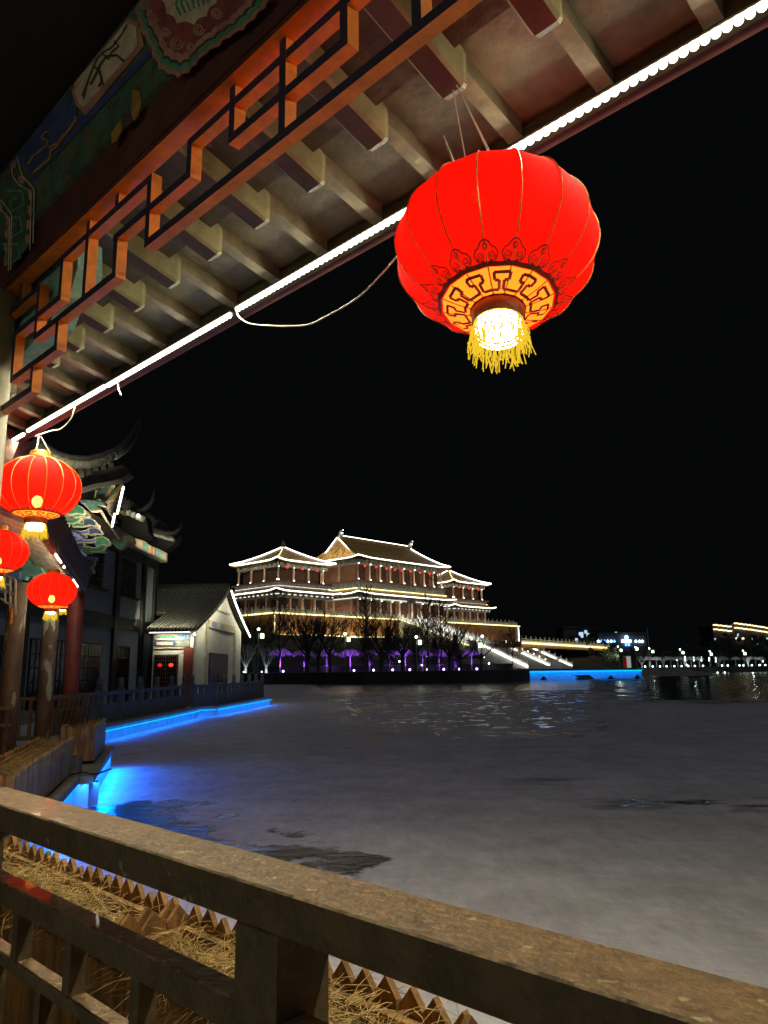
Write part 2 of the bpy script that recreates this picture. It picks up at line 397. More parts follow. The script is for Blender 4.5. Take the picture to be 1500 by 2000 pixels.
for i in range(5):
    a, b = pw[i], pw[i + 1]
    t = (b - a).normalized(); nn = Vector((t.y, -t.x, 0)) * .3
    mb.prism([a, b, b - nn, a - nn], (0, 0, DK - .09 - WZ + .2))
mb.prism([pw[5], pw[5] + Vector((-6, 1.2, 0)), pw[5] + Vector((-6, .9, 0)), pw[5] + Vector((-.3, -.3, 0))], (0, 0, DK - .09 - WZ + .2))
mb.build("wall_face", m_pool, root)
for (a, b, pw_) in ((Pb, P1, 12), (P1, P2, 8), (P3, P4, 26)):
    t = (b - a).normalized(); nn = Vector((t.y, -t.x, 0))
    a2 = a + t * .12 + nn * -.02 + Vector((0, 0, -.105)); b2 = b - t * .06 + nn * -.02 + Vector((0, 0, -.105))
    m_ = MB().tube([a2, b2], .009, 6); m_.build("led_strip", e_blue, root)
    area("blue_strip_light", a2 + nn * .035, b2 + nn * .035, .03, pw_ * .55, (0, .24, 1), -nn * .75 + Vector((0, 0, -1)), root)
    area("blue_strip_light", a2 + nn * .08, b2 + nn * .08, .03, pw_ * 2.6, (.0, .14, 1), nn * .6 + Vector((0, 0, -1)), root)
# black cable and junction box on the ledge
cb = MB(); q = onz(163, 1500, DK)
cb.tube([P2 + Vector((-.1, -.1, .03)), P2 + Vector((.02, .02, .05)), P2 + Vector((.15, .05, .02)), P3 + Vector((.0, .1, .015)), P3 + Vector((.02, .6, .02))], .012, 6)
tag(cb.build("power_cable", m_timber), "black cable lying on the quay ledge between the straw planters", "cable")
jb = MB(); c0 = P2 + Vector((-.12, .18, 0)); jb.box(WORLD, c0.x - .06, c0.x + .05, c0.y - .06, c0.y + .06, DK + .002, DK + .22)
jb.tube([c0 + Vector((0, 0, .22)), c0 + Vector((0, 0, .25))], .07, 8)
tag(jb.build("junction_box", m_stone), "small grey junction box standing between the two far straw planters", "junction box")

# ---------------------------------------------------------------- gallery, near bay
gal = thing("covered_gallery", G(3.2, 1.0, DK), "red brown wooden gallery overhead with painted beam, orange lattice and lit rafters", "gallery")
S0, S1 = -2.6, 6.0
# painted beam with rounded upper edge
mb = MB(); prof = [(.90, 1.64), (.90, 2.0), (.912, 2.06), (.945, 2.11), (1.0, 2.13), (1.05, 2.11), (1.08, 2.06), (1.08, 1.64)]
mb.prism([G(S0, a, z) for a, z in prof], D1 * (S1 - S0), 0)
beam = mb.build("painted_beam", m_green, gal)
mb = MB(); mb.box(GF, S0, S1, .925, .978, 1.475, 1.637, 0, [1, 0, 0, 0, 0, 0])
mb.box(GF, S0, S1, .918, .925, 1.49, 1.637, 0)
mb.build("lintel_board", [m_redbeam, m_orange], gal)
# inner dark ceiling and inner beams
mb = MB(); mb.prism([G(S0, .99, 2.14), G(S0, -1.1, 2.75), G(S0, -1.1, 2.8), G(S0, .99, 2.18)], D1 * (S1 - S0))
mb.build("ceiling_board", m_timber, gal)
# rafters
SL1, SL2 = .3, .24
sp_ = .318

for k in range(-12, 16):
    s = 1.23 + sp_ * k
    if s < S0 or s > S1: continue
    A0, A1 = 1.0, 1.56; z1 = 1.648; z0 = z1 + SL1 * (A1 - A0); w_ = .045; h = .125
    r = MB(); jig = R.uniform(-.006, .006)
    def sec(a, z, w_=w_, h=h, c=0.010): return [G(s - w_ + c + jig, a, z), G(s + w_ - c + jig, a, z), G(s + w_ + jig, a, z + c), G(s + w_ + jig, a, z + h), G(s - w_ + jig, a, z + h), G(s - w_ + jig, a, z + c)]
    e0, e1 = sec(A0, z0), sec(A1 - .02, z1 + SL1 * .02); e2 = [p.lerp(sum(e1, Vector()) / 6, .12) + N1 * .02 for p in e1]
    b = e0 + e1 + e2; fs = []
    for i in range(6):
        q = (i + 1) % 6; fs += [(i, q, 6 + q, 6 + i), (6 + i, 6 + q, 12 + q, 12 + i)]
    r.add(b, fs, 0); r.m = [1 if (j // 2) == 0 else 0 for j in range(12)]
    r.add(e2, [(0, 1, 2, 3, 4, 5)], 0); r.add(e0, [(0, 1, 2, 3, 4, 5)], 0)
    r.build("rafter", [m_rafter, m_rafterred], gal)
    # flying rafter
    r = MB(); f = MB(); zz = lambda a: 1.664 + SL2 * (1.86 - a)
    f.hexa([G(s - .027, 1.3, zz(1.3) + .004), G(s + .027, 1.3, zz(1.3) + .004), G(s + .027, 1.858, zz(1.858)), G(s - .027, 1.858, zz(1.858)),
            G(s - .027, 1.3, zz(1.3) + .06), G(s + .027, 1.3, zz(1.3) + .06), G(s + .027, 1.858, zz(1.858) + .06), G(s - .027, 1.858, zz(1.858) + .06)], 0)
    f.build("flying_rafter", m_rafter2, gal)
# boards above / between the rafters
zt = lambda a: 1.648 + SL1 * (1.56 - a)
mb = MB(); mb.prism([G(S0, 1.0, zt(1.0) + .085), G(S0, 1.50, zt(1.50) + .085), G(S0, 1.50, zt(1.50) + .115), G(S0, 1.0, zt(1.0) + .115)], D1 * (S1 - S0))
mb.build("lower_soffit_board", m_soffit, gal)
zz = lambda a: 1.664 + SL2 * (1.86 - a) + .0605
mb = MB(); mb.prism([G(S0, 1.2, zz(1.2)), G(S0, 1.93, zz(1.93)), G(S0, 1.93, zz(1.93) + .03), G(S0, 1.2, zz(1.2) + .03)], D1 * (S1 - S0))
mb.build("eave_soffit_board", m_soffit2, gal)
mb = MB(); mb.box(GF, S0, S1, 1.86, 1.895, 1.635, 1.70); mb.build("eave_fascia", m_fascia, gal)
mb = MB(); mb.box(GF, S0, S1, 1.8955, 1.95, 1.648, 1.75); mb.build("eave_edge_board", m_edge, gal)
# roof tiles above
mb = MB(); mb.prism([G(S0, 1.97, 1.755), G(S0, 0, 2.6), G(S0, 0, 2.75), G(S0, 1.97, 1.87)], D1 * (S1 - S0))
mb.build("tile_roof", m_tiledark, gal)
# columns
def col(mb, c, z0, z1, r, n=16, mi=0): mb.tube([(c.x, c.y, z0), (c.x, c.y, z1)], r, n, mi)
rr = ray(17, 830); rr = rr * (1.0 / rr.dot(N1)); cc = flat(rr); tdir = flat(rr).normalized(); lft = Vector((-tdir.y, tdir.x, 0))
c1 = cc + lft * .115
mb = MB(); col(mb, c1, DK, 1.47, .11); mb.build("column", m_columntan, gal, smooth=True)
mb = MB(); col(mb, G(-1.9, 1.0, 0), DK, 1.9, .11); mb.build("column", m_columntan, gal, smooth=True)
# lattice frieze
lat = MB(); LW, LD = .0125, .032
def lbar_h(s0, s1, z, ext=LW): lat.box(GF, s0 - ext, s1 + ext, .95, .95 + LD, z - LW, z + LW, 0, [1, 1, 0, 1, 1, 1])
def lbar_v(s, z0, z1): lat.box(GF, s - LW, s + LW, .9495, .9495 + LD + .001, z0, z1, 0, [1, 1, 0, 1, 1, 1])
T = 1.476
for s, a, b in ((1.265, T, 1.215), (1.475, T, 1.325), (1.68, 1.42, 1.325), (1.90, 1.432, 1.215), (2.11, T, 1.425), (2.10, 1.32, 1.195), (2.315, T, 1.20),
                (2.515, 1.42, 1.275), (2.515, 1.195, 1.09), (2.715, 1.39, 1.19), (2.715, 1.09, 1.0), (2.92, 1.275, 1.09), (2.90, T, 1.39), (1.05, T, 1.325),
                (.84, 1.425, 1.215), (.63, T, 1.325), (.42, T, 1.215), (.2, 1.425, 1.325), (0, 1.425, 1.215), (-.2, T, 1.325), (3.06, 1.39, .99)):
    lbar_v(s, b, a)
for s0, s1, z in ((-2.4, 1.9, 1.215), (.84, 1.68, 1.425), (1.05, 1.475, 1.325), (1.68, 2.11, 1.325), (1.90, 2.515, 1.425), (2.10, 2.715, 1.195),
                  (2.515, 2.92, 1.09), (2.715, 3.06, .995), (2.515, 2.92, 1.275), (2.715, 3.06, 1.39), (.2, .63, 1.325), (-.2, .42, 1.425)):
    lbar_h(s0, s1, z)
lat.build("lattice_frieze", [m_navy, m_orange], gal)
# teal painted beam-end beside the column
mb = MB(); tp = [onA(50, 575, 1.0), onA(113, 493, 1.0), (0, 0)]
mb.prism([G(2.63, 1.0, 1.60), G(2.52, 1.0, 1.52), G(2.50, 1.0, 1.40), G(2.56, 1.0, 1.31), G(2.66, 1.0, 1.33), G(2.72, 1.0, 1.26), G(2.86, 1.0, 1.24), G(3.15, 1.0, 1.2), G(3.2, 1.0, 1.64)], N1 * .09)
mb.build("teal_bracket", m_teal, gal)
# painting on the beam (thin painted relief)
AF = .8965
def onB(x, y):
    s, z = onA(x, y, .90); z = min(z, 2.058)
    return s, z, .8965 + max(0, z - 2.0) * .2
def Pp(x, y, lift=0):
    s, z, a = onB(x, y); return G(s, a - lift, z)
def patch(pts, m, name="painted_motif", lift=0., th=.0025):
    mb_ = MB(); mb_.prism([Pp(x, y, lift) for x, y in pts], N1 * th); return mb_.build(name, m, beam)
def stroke(pts, wpx, m, lift=.001, name="painted_line"):
    out = []; k = len(pts)
    L_, R_ = [], []
    for i, (x, y) in enumerate(pts):
        x0, y0 = pts[max(i - 1, 0)]; x1, y1 = pts[min(i + 1, k - 1)]
        l = math.hypot(x1 - x0, y1 - y0) or 1; nx, ny = -(y1 - y0) / l * wpx / 2, (x1 - x0) / l * wpx / 2
        L_.append(Pp(x + nx, y + ny, lift)); R_.append(Pp(x - nx, y - ny, lift))
    mb_ = MB(); b = []
    for i in range(k): b += [L_[i], R_[i]]
    mb_.add(b, [(2 * i, 2 * i + 1, 2 * i + 3, 2 * i + 2) for i in range(k - 1)])
    return mb_, m, name
def strokes(lst, name="painted_line"):
    for mb_, m, _ in lst: mb_.build(name, m, beam)
def scallop(pts, n_, r_):  # bumpy outline between successive points
    out = []
    for i in range(len(pts) - 1):
        (x0, y0), (x1, y1) = pts[i], pts[i + 1]; l = math.hypot(x1 - x0, y1 - y0); nx, ny = -(y1 - y0) / l, (x1 - x0) / l
        for j in range(8):
            t = j / 8; out.append((x0 + (x1 - x0) * t + nx * r_ * sin(pi * t) * -1, y0 + (y1 - y0) * t + ny * r_ * sin(pi * t) * -1))
    out.append(pts[-1]); return out
# blue border
patch([(1, 334), (135, 176), (152, 205), (150, 230), (170, 225), (292, 100), (300, 108), (285, 122), (66, 352), (58, 340), (52, 324), (32, 318)], m_bluep)
# white panel with mountain ink drawing and pink frame
patch([(146, 158), (252, 36), (272, 44), (284, 90), (170, 226), (150, 206), (143, 180)], m_pink, lift=.001)
patch([(147, 164), (250, 44), (268, 54), (272, 90), (166, 212), (154, 198), (150, 182)], m_cream, lift=.002)
ink = []
for pts, w_ in (([(167, 195), (172, 170), (183, 140), (192, 118), (205, 104), (222, 95), (240, 72), (252, 50)], 3.5), ([(180, 168), (190, 150), (200, 128), (212, 112), (232, 110), (246, 122)], 5),
               ([(188, 132), (198, 140), (203, 160), (196, 172)], 5), ([(205, 108), (216, 118), (222, 104), (236, 92), (226, 82)], 4), ([(163, 190), (168, 178), (178, 160)], 2), ([(200, 150), (206, 168)], 3)):
    ink.append(stroke(pts, w_, m_inkp, .0035))
strokes(ink, "mountain_drawing")
# cloud shaped medallion with coloured bands
med = [(262, 22), (270, 40), (274, 62), (290, 84), (300, 112), (312, 136), (330, 146), (350, 154), (372, 144), (386, 128), (404, 108), (430, 92), (452, 74), (478, 60), (500, 38), (520, 18), (536, -2)]
out = scallop(med, 1, 4)
patch(out + [(400, -60), (300, -40)], m_pink, lift=.001)
def shrink(pl, f, cx=385, cy=0): return [(cx + (x - cx) * f, cy + (y - cy) * f) for x, y in pl]
patch(shrink(out, .93) + [(400, -60), (305, -36)], m_greenb, lift=.0025)
patch(shrink(out, .86) + [(400, -60), (310, -32)], m_inkp, lift=.0035)
patch(shrink(out, .82) + [(400, -60), (312, -32)], m_pink, lift=.0045)
patch(shrink(out, .72) + [(400, -60), (318, -30)], m_crimson, lift=.0055)
patch(shrink(scallop([(318, 0), (330, 30), (352, 50), (385, 52), (410, 36), (430, 10), (440, -20)], 1, 5), 1.0) + [(360, -50)], m_cream, lift=.0065)
sw = []
for cx, cy, r_, m__ in ((305, 40, 12, m_pink), (290, 12, 11, m_pink), (352, 88, 14, m_crimson), (395, 62, 12, m_crimson), (430, 30, 12, m_crimson), (330, 66, 10, m_pink), (380, 96, 9, m_pink)):
    sw.append(stroke([(cx + r_ * (1 - t / 26) * cos(t * .55), cy + r_ * (1 - t / 26) * sin(t * .55)) for t in range(22)], 4, m__ if m__ != m_crimson else m_pink, .0075))
for a in range(7):
    sw.append(stroke([(360 + a * 9, 34 - a * 4), (350 + a * 10, 14 - a * 5), (356 + a * 11, -4 - a * 4)], 4, m_greenb, .0085))
strokes(sw, "medallion_scroll")
# small creatures / blossoms in the dark green field
patch([(262, 176), (276, 180), (278, 204), (272, 226), (264, 238), (258, 222), (260, 196)], m_gold, lift=.001)
patch([(230, 246), (243, 232), (240, 256), (230, 276), (221, 282), (220, 262)], m_gold, lift=.001)
patch([(240, 226), (256, 220), (262, 238), (250, 250), (238, 244)], m_inkp, lift=.001)
# gold key scroll on the blue ground
kl = [stroke([(58, 322), (66, 308), (94, 286), (96, 276), (84, 270), (92, 260), (100, 258)], 4, m_gold, .003),
      stroke([(66, 340), (100, 312), (102, 296), (112, 290), (152, 236), (150, 228)], 5, m_gold, .003), stroke([(98, 290), (118, 280), (128, 262)], 4, m_gold, .003)]
# green meander columns and beads at the left
for x0, y0 in ((28, 392),):
    for k in range(3):
        yy = y0 + k * 52; xx = x0 - k * 4
        kl.append(stroke([(xx - 14, yy - 18), (xx + 18, yy - 32 + 14), (xx + 22, yy + 8), (xx - 2, yy + 22), (xx - 6, yy + 2), (xx + 8, yy - 6)], 5, m_greenb, .002))
for pts in ([(24, 320), (28, 346), (40, 362), (64, 376), (62, 490)], [(36, 308), (46, 344), (66, 366), (70, 372), (68, 476)], [(0, 404), (14, 420), (22, 430), (20, 530)], [(0, 388), (10, 398), (26, 420), (24, 528)]):
    kl.append(stroke(pts, 2.2, m_cream, .003))
strokes(kl, "key_scroll")
for (x, y, rx, ry) in ((30, 322, 4, 9), (44, 352, 7, 8), (62, 382, 4, 10), (61, 412, 4, 10), (58, 440, 4, 10), (56, 468, 4, 10), (3, 408, 5, 9), (17, 432, 3, 9), (15, 458, 3, 9), (14, 486, 3, 9), (13, 512, 3, 9)):
    patch([(x + rx * cos(t * pi / 5), y + ry * sin(t * pi / 5)) for t in range(10)], m_pink, "painted_bead", lift=.002)
patch([(6, 370), (36, 330), (58, 372), (58, 480), (24, 520), (24, 432), (4, 400)], m_green, lift=.0003)

# ---------------------------------------------------------------- LED tubes under the eave
tubes = [(-2.4, -1.3), (-1.25, -.15), (-.1, 1.39), (1.43, 2.77), (2.81, 4.07), (4.09, 5.27), (5.32, 5.74)]
lab = ["lit LED tube under the eave beyond the top right of the frame", "lit LED tube entering at the top right corner under the eave",
       "lit LED tube of beads running behind the big lantern", "bright LED tube under the eave between the big lantern and the cable joint",
       "straight lit LED tube under the eave left of the cable joint", "lit LED tube above the lantern cut by the tan column", "short lit LED tube at the far end by the tan column"]
for (s0, s1), lb in zip(tubes, lab):
    if s1 < -1.29: continue
    r = thing("led_tube", G((s0 + s1) / 2, 1.845, 1.62), lb, "LED tube", "LED tubes under the gallery eave")
    dz = R.uniform(-.006, .006); aa = 1.845 + R.uniform(-.006, .006); ss = s0 + .02
    m_ = MB(); st = .029
    while ss < s1 - .01:
        m_.ball(G(ss, aa, 1.622 + dz), .0142, 0, 6); ss += st
    m_.build("led_beads", e_led, r, smooth=True)
    MB().box(GF, s0, s1, aa - .011, aa + .011, 1.628 + dz, 1.635 + dz).build("housing", m_metal, r)
    l = s1 - s0
    area("led_light", G(s0, aa, 1.606 + dz), G(s1, aa, 1.606 + dz), 0.012, 5.0 * l, WARM, (0, 0, -1), r)
    area("led_light", G(s0, aa - .016, 1.622 + dz), G(s1, aa - .016, 1.622 + dz), .012, 3.2 * l, WARM, -N1 + Vector((0, 0, -.55)), r)
    area("led_light", G(s0, aa + .016, 1.604 + dz), G(s1, aa + .016, 1.604 + dz), 0.012, 14 * l, WARM, N1 * .6 + Vector((0, 0, -1)), r)
# added tube behind the viewer, unseen, brightens the beam face and rail fronts
r = thing("led_tube", G(1.2, -2.0, 1.60), "added unseen LED tube behind the camera brightening the painted beam and rail fronts", "LED tube", "LED tubes under the gallery eave")
MB().box(GF, -1, 3.2, -2.011, -1.989, 1.608, 1.615).build("housing", m_metal, r)
area("led_light", G(-1, -2.0, 1.60), G(3.2, -2.0, 1.60), .012, 10, WARM, N1 * .6 + Vector((0, 0, -.5)), r)
# pale wires
def wire(pts, label, r=.0035, name="wire", n=24):
    # Catmull-Rom through the points
    P = [Vector(p) for p in pts]; P = [P[0] * 2 - P[1]] + P + [P[-1] * 2 - P[-2]]; out = []
    for i in range(1, len(P) - 2):
        for j in range(8):
            t = j / 8; a, b, c, d = P[i - 1:i + 3]
            out.append(.5 * ((2 * b) + (c - a) * t + (2 * a - 5 * b + 4 * c - d) * t * t + (3 * b - a - 3 * c + d) * t ** 3))
    out.append(P[-2])
    return tag(MB().tube(out, r, 6).build(name, m_wire, smooth=True), label, "wire")
def atA(x, y, a):
    s, z = onA(x, y, a); return G(s, a, z)
wire([atA(455, 597, 1.85), atA(470, 622, 1.84), atA(500, 634, 1.82), atA(590, 636, 1.75), atA(640, 616, 1.7), atA(700, 580, 1.64), atA(750, 530, 1.6), atA(775, 500, 1.6)],
     "thin pale cable sagging from the LED joint to the big lantern", .003)
wire([atA(148, 788, 1.85), atA(138, 818, 1.86), atA(118, 838, 1.86), atA(98, 842, 1.86), atA(70, 852, 1.85)], "short pale cable looping under the far LED tube", .004)
wire([atA(1480, 30, 1.885), atA(1330, 110, 1.885), atA(1240, 165, 1.885), atA(1150, 210, 1.885), atA(1060, 268, 1.885), atA(985, 310, 1.885), atA(850, 350, 1.87)],
     "pale cable running along the fascia above the big lantern", .003)
wire([atA(890, 325, 1.6), atA(878, 297, 1.62), atA(866, 266, 1.66)], "pale hanging rod above the big lantern", .004, "hanging_rod")
wire([atA(232, 752, 1.87), atA(228, 742, 1.87), atA(232, 760, 1.87), atA(237, 772, 1.87)], "frayed wire end dangling at the tube joint", .0025)

# ---------------------------------------------------------------- red lanterns
def lantern(c, D, label, group, detail=2, rot=0., cord_to=None, power=3.0, tilt=0., bz=.45, fab=None):
    c = Vector(c); Rr = D / 2; H = Rr * .77; NR = 16
    r = thing("red_lantern", c, label, "lantern", group)
    kf = lambda p: 1 - .021 * abs(sin(NR / 2 * (p - rot)))
    th_b = -math.acos(.235); th_t = math.acos(.235)
    def S(p, t, e=0.): k = kf(p) * (Rr + e); return c + Vector((k * cos(t) * cos(p), k * cos(t) * sin(p), (H + e) * sin(t)))
    n = 64 if detail > 1 else 32
    m_ = MB(); m_.lathe(c, [(Rr * cos(th_b + (th_t - th_b) * i / 22), H * sin(th_b + (th_t - th_b) * i / 22)) for i in range(23)], n, 0, kf)
    m_.build("fabric_shade", m_fabric if tilt else m_fabric2, r, smooth=True)
    # gold lower band
    tb = -math.acos(.53)
    m_ = MB(); m_.grid(lambda i, j: S(i * 2 * pi, th_b + (tb - th_b) * j, .0016), n, 5); m_.build("gold_band", e_gold, r, recalc=False)
    def rib(pts, wd, e=.003, mb_=None):
        b = []
        q = [S(p, t, e) for p, t in pts]
        for i in range(len(q)):
            d = (q[min(i + 1, len(q) - 1)] - q[max(i - 1, 0)])
            nn = (q[i] - c).normalized(); sd = d.cross(nn).normalized() * wd / 2
            b += [q[i] - sd, q[i] + sd]
        mb_.add(b, [(2 * i, 2 * i + 1, 2 * i + 3, 2 * i + 2) for i in range(len(q) - 1)])
    if detail >= 1:
        nk = 11; mt = MB(); v0, v1 = th_b + .02, tb - .005
        T_ = [(0, .84), (.28, .84), (.28, .56), (.1, .56), (.1, .2), (.9, .2), (.9, .56), (.72, .56), (.72, .84), (1, .84)]
        pts = []
        for k in range(nk):
            for (a, v) in T_[:-1]: pts.append(((k + a) * 2 * pi / nk + rot, v0 + (v1 - v0) * v))
        pts.append((2 * pi + rot, v0 + (v1 - v0) * .84))
        for i in range(len(pts) - 1):
            (p0, t0), (p1, t1) = pts[i], pts[i + 1]; e_ = .0 
            rib([(p0 + (p1 - p0) * j / 4, t0 + (t1 - t0) * j / 4) for j in range(5)], .0085 * D / .55, .0035, mt)
        rib([(2 * pi * j / 96, tb + .035) for j in range(97)], .0125 * D / .55, .0035, mt)
        rib([(2 * pi * j / 96, th_b + .02) for j in range(97)], .008 * D / .55, .0035, mt)
        for k in range(NR):
            p0 = rot + 2 * pi * k / NR; t0 = tb + .13; sc = .105
            def loc(x, y): return (p0 + x * sc / cos(t0) * .62, t0 + y * sc)
            for sg in (-1, 1):
                rib([loc(sg * (.85 + .55 * (1 - t / 26) * cos(t * .5 + 2.6)), -.1 + .55 * (1 - t / 26) * sin(t * .5 + 2.6)) for t in range(23)], .0034, .003, mt)
                rib([loc(sg * x, y) for x, y in ((1.5, -.3), (1.62, .15), (1.3, .6), (.8, .75), (.6, 1.1), (.25, 1.3), (0, 1.32))], .0045, .003, mt)
                rib([loc(sg * x, y) for x, y in ((1.5, -.3), (1.1, -.75), (.5, -.6), (.15, -1.0))], .0045, .003, mt)
            rib([loc(.28 * cos(t * .7), .75 + .3 * sin(t * .7)) for t in range(10)], .0034, .003, mt)
        mt.build("cloud_and_key_motif", m_motif, r, recalc=False)
        rb = MB()
        for k in range(NR):
            p0 = rot + 2 * pi * k / NR
            pts = [S(p0, th_b + (th_t - th_b) * i / 24, .0015) for i in range(25)]
            rb.tube(pts, .0022 * D / .55 if detail > 1 else .0016, 4)
        rb.build("rib_cords", m_cord, r)
    nr = Rr * .235; zb = -H * sin(math.acos(.235))
    m_ = MB(); m_.lathe(c, [(nr * 1.03, zb + .002), (nr * 1.1, zb - .004), (nr * 1.08, zb - .035 * D / .55), (nr * .98, zb - .042 * D / .55)], 24)
    m_.build("neck_band", m_neck, r, smooth=True)
    m_ = MB()
    for k in range(3): m_.lathe(c, [(nr * .97, zb - (.05 + .012 * k) * D / .55), (nr * .99, zb - (.053 + .012 * k) * D / .55), (nr * .95, zb - (.056 + .012 * k) * D / .55)], 20)
    m_.build("wire_neck_rings", e_bulb if detail > 1 else e_tassel, r)
    m_ = MB(); Rn = random.Random(int(c.x * 1000) & 255)
    nt_ = 240 if detail > 1 else 60
    for k in range(nt_):
        p = 2 * pi * k / nt_; L_ = Rn.uniform(.055, .105) * D / .55; q = c + Vector((nr * cos(p), nr * sin(p), zb - .04 * D / .55)); pts = [q]
        dx, dy = Rn.uniform(-.22, .22), Rn.uniform(-.22, .22); ox = .04
        for j in range(1, 5): pts.append(q + Vector(((cos(p) * ox + dx) * L_ * j / 4 + Rn.uniform(-.004, .004), (sin(p) * ox + dy) * L_ * j / 4 + Rn.uniform(-.004, .004), -L_ * j / 4)))
        m_.tube(pts, .0009 * D / .55 * (1 if detail > 1 else 2.0), 3, 0, .0016 * D / .55 * (1 if detail > 1 else 2.0))
    m_.build("tassel_fringe", e_tassel, r)
    m_ = MB(); m_.ball(c + Vector((0, 0, -H * bz)), .035, 0, 10, 1.2); m_.build("bulb", e_bulb, r, smooth=True); m_ = MB(); m_.lathe(c, [(.001, zb - .004), (nr * .82, zb - .004), (nr * .8, zb - .062 * D / .55), (.001, zb - .068 * D / .55)], 16); m_.build("neck_glow", e_bulb, r, smooth=True)
    m_ = MB(); m_.lathe(c, [(nr * 1.05, -zb - .004), (nr * 1.1, -zb + .004), (nr * 1.1, -zb + .02), (nr * .98, -zb + .026), (nr * 1.08, -zb + .034), (nr * 1.0, -zb + .044)], 24)
    m_.build("top_collar", m_cord, r, smooth=True)
    if cord_to is not None:
        ct = Vector(cord_to); m_ = MB()
        for k in range(3):
            p = 2 * pi * k / 3 + .5; m_.tube([c + Vector((nr * cos(p), nr * sin(p), -zb + .03)), ct + Vector((.01 * cos(p), .01 * sin(p), 0))], .002, 4)
        m_.build("hanging_cord", m_wire, r)
    if tilt:
        vx = Vector((c.y, -c.x, 0)).normalized(); r.rotation_mode = 'QUATERNION'; from mathutils import Quaternion; r.rotation_quaternion = Quaternion(vx, -tilt)
    if power: point("lantern_light", c + Vector((0, 0, -H * bz + .06)), power, (1, .5, .22), .05, r)
    return r
LG = "red lanterns along the gallery eaves"
mc = ray(967, 486); mc = mc * (.55 * 1500 / 400 / mc.dot(CW))
lantern(mc, .54, "largest red lantern, hanging alone over the dark sky below the eave", LG, 2, rot=.1, cord_to=mc + Vector((-.1, -.05, .54)), power=1.2, tilt=math.radians(11), bz=.8)
q = ray(75, 953); q = q * (.55 * 1500 / 160 / q.dot(CW))
lantern(q, .55, "red lantern cut by the tan column at the left, bright bulb showing through", LG, 2, rot=.2, cord_to=q + Vector((-.02, 0, .36)), power=5)
q = ray(-3, 1077); q = q * (.55 * 1500 / 112 / q.dot(CW))
lantern(q, .55, "red lantern half out of the left edge just below the second one", LG, 1, rot=.1, cord_to=q + Vector((0, 0, .4)), power=4)
q = ray(102, 1154); q = q * (.52 * 1500 / 92 / q.dot(CW))
lantern(q, .52, "red lantern in front of the peeling middle column under the dark tiled eave", LG, 1, rot=.3, cord_to=q + Vector((.02, 0, .5)), power=5)
q = ray(124, 1167); q = q * (.5 * 1500 / 54 / q.dot(CW))
lantern(q, .5, "small red lantern peeking out behind the one in front of the peeling column", LG, 1, power=3)
q = ray(-12, 1183); q = q * (.5 * 1500 / 34 / q.dot(CW))
lantern(q, .5, "smallest red lantern touching the left edge beside the hanging lattice", LG, 0, power=0)

# ---------------------------------------------------------------- near railing
rl = thing("wooden_railing", G(1.28, 1.0, DK), "brown painted wooden railing with wide flat top rail across the foreground", "railing")
def bevbox(mb, s0, s1, a0, a1, z0, z1, c=.004):
    pr = [(a0 + c, z0), (a1 - c, z0), (a1, z0 + c), (a1, z1 - c), (a1 - c, z1), (a0 + c, z1), (a0, z1 - c), (a0, z0 + c)]
    b = len(mb.v); mb.v += [G(s0, a, z) for a, z in pr] + [G(s1, a, z) for a, z in pr]
    for i in range(8):
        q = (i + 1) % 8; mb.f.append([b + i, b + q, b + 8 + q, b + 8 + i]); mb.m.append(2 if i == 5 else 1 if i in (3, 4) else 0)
    mb.f.append([b + i for i in range(8)]); mb.m.append(0); mb.f.append([b + 8 + i for i in range(8)]); mb.m.append(0)
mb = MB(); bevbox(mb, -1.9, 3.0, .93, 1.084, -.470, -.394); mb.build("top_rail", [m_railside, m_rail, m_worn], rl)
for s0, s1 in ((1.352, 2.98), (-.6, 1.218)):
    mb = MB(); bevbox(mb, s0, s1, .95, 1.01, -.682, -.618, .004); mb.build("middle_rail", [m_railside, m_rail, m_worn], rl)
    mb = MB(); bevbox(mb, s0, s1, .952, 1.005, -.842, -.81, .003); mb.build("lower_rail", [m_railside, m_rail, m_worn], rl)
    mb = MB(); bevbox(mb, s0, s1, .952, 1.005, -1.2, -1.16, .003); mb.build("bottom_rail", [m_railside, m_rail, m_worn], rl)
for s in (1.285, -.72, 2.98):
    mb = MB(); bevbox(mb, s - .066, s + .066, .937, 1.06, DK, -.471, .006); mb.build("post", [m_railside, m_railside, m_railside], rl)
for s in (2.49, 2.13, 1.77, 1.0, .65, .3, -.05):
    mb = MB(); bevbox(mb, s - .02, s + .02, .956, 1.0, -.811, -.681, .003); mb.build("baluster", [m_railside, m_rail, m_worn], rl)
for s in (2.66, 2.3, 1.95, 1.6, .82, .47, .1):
    mb = MB(); bevbox(mb, s - .02, s + .02, .956, 1.0, -1.161, -.843, .003); mb.build("baluster", [m_railside, m_rail, m_worn], rl)

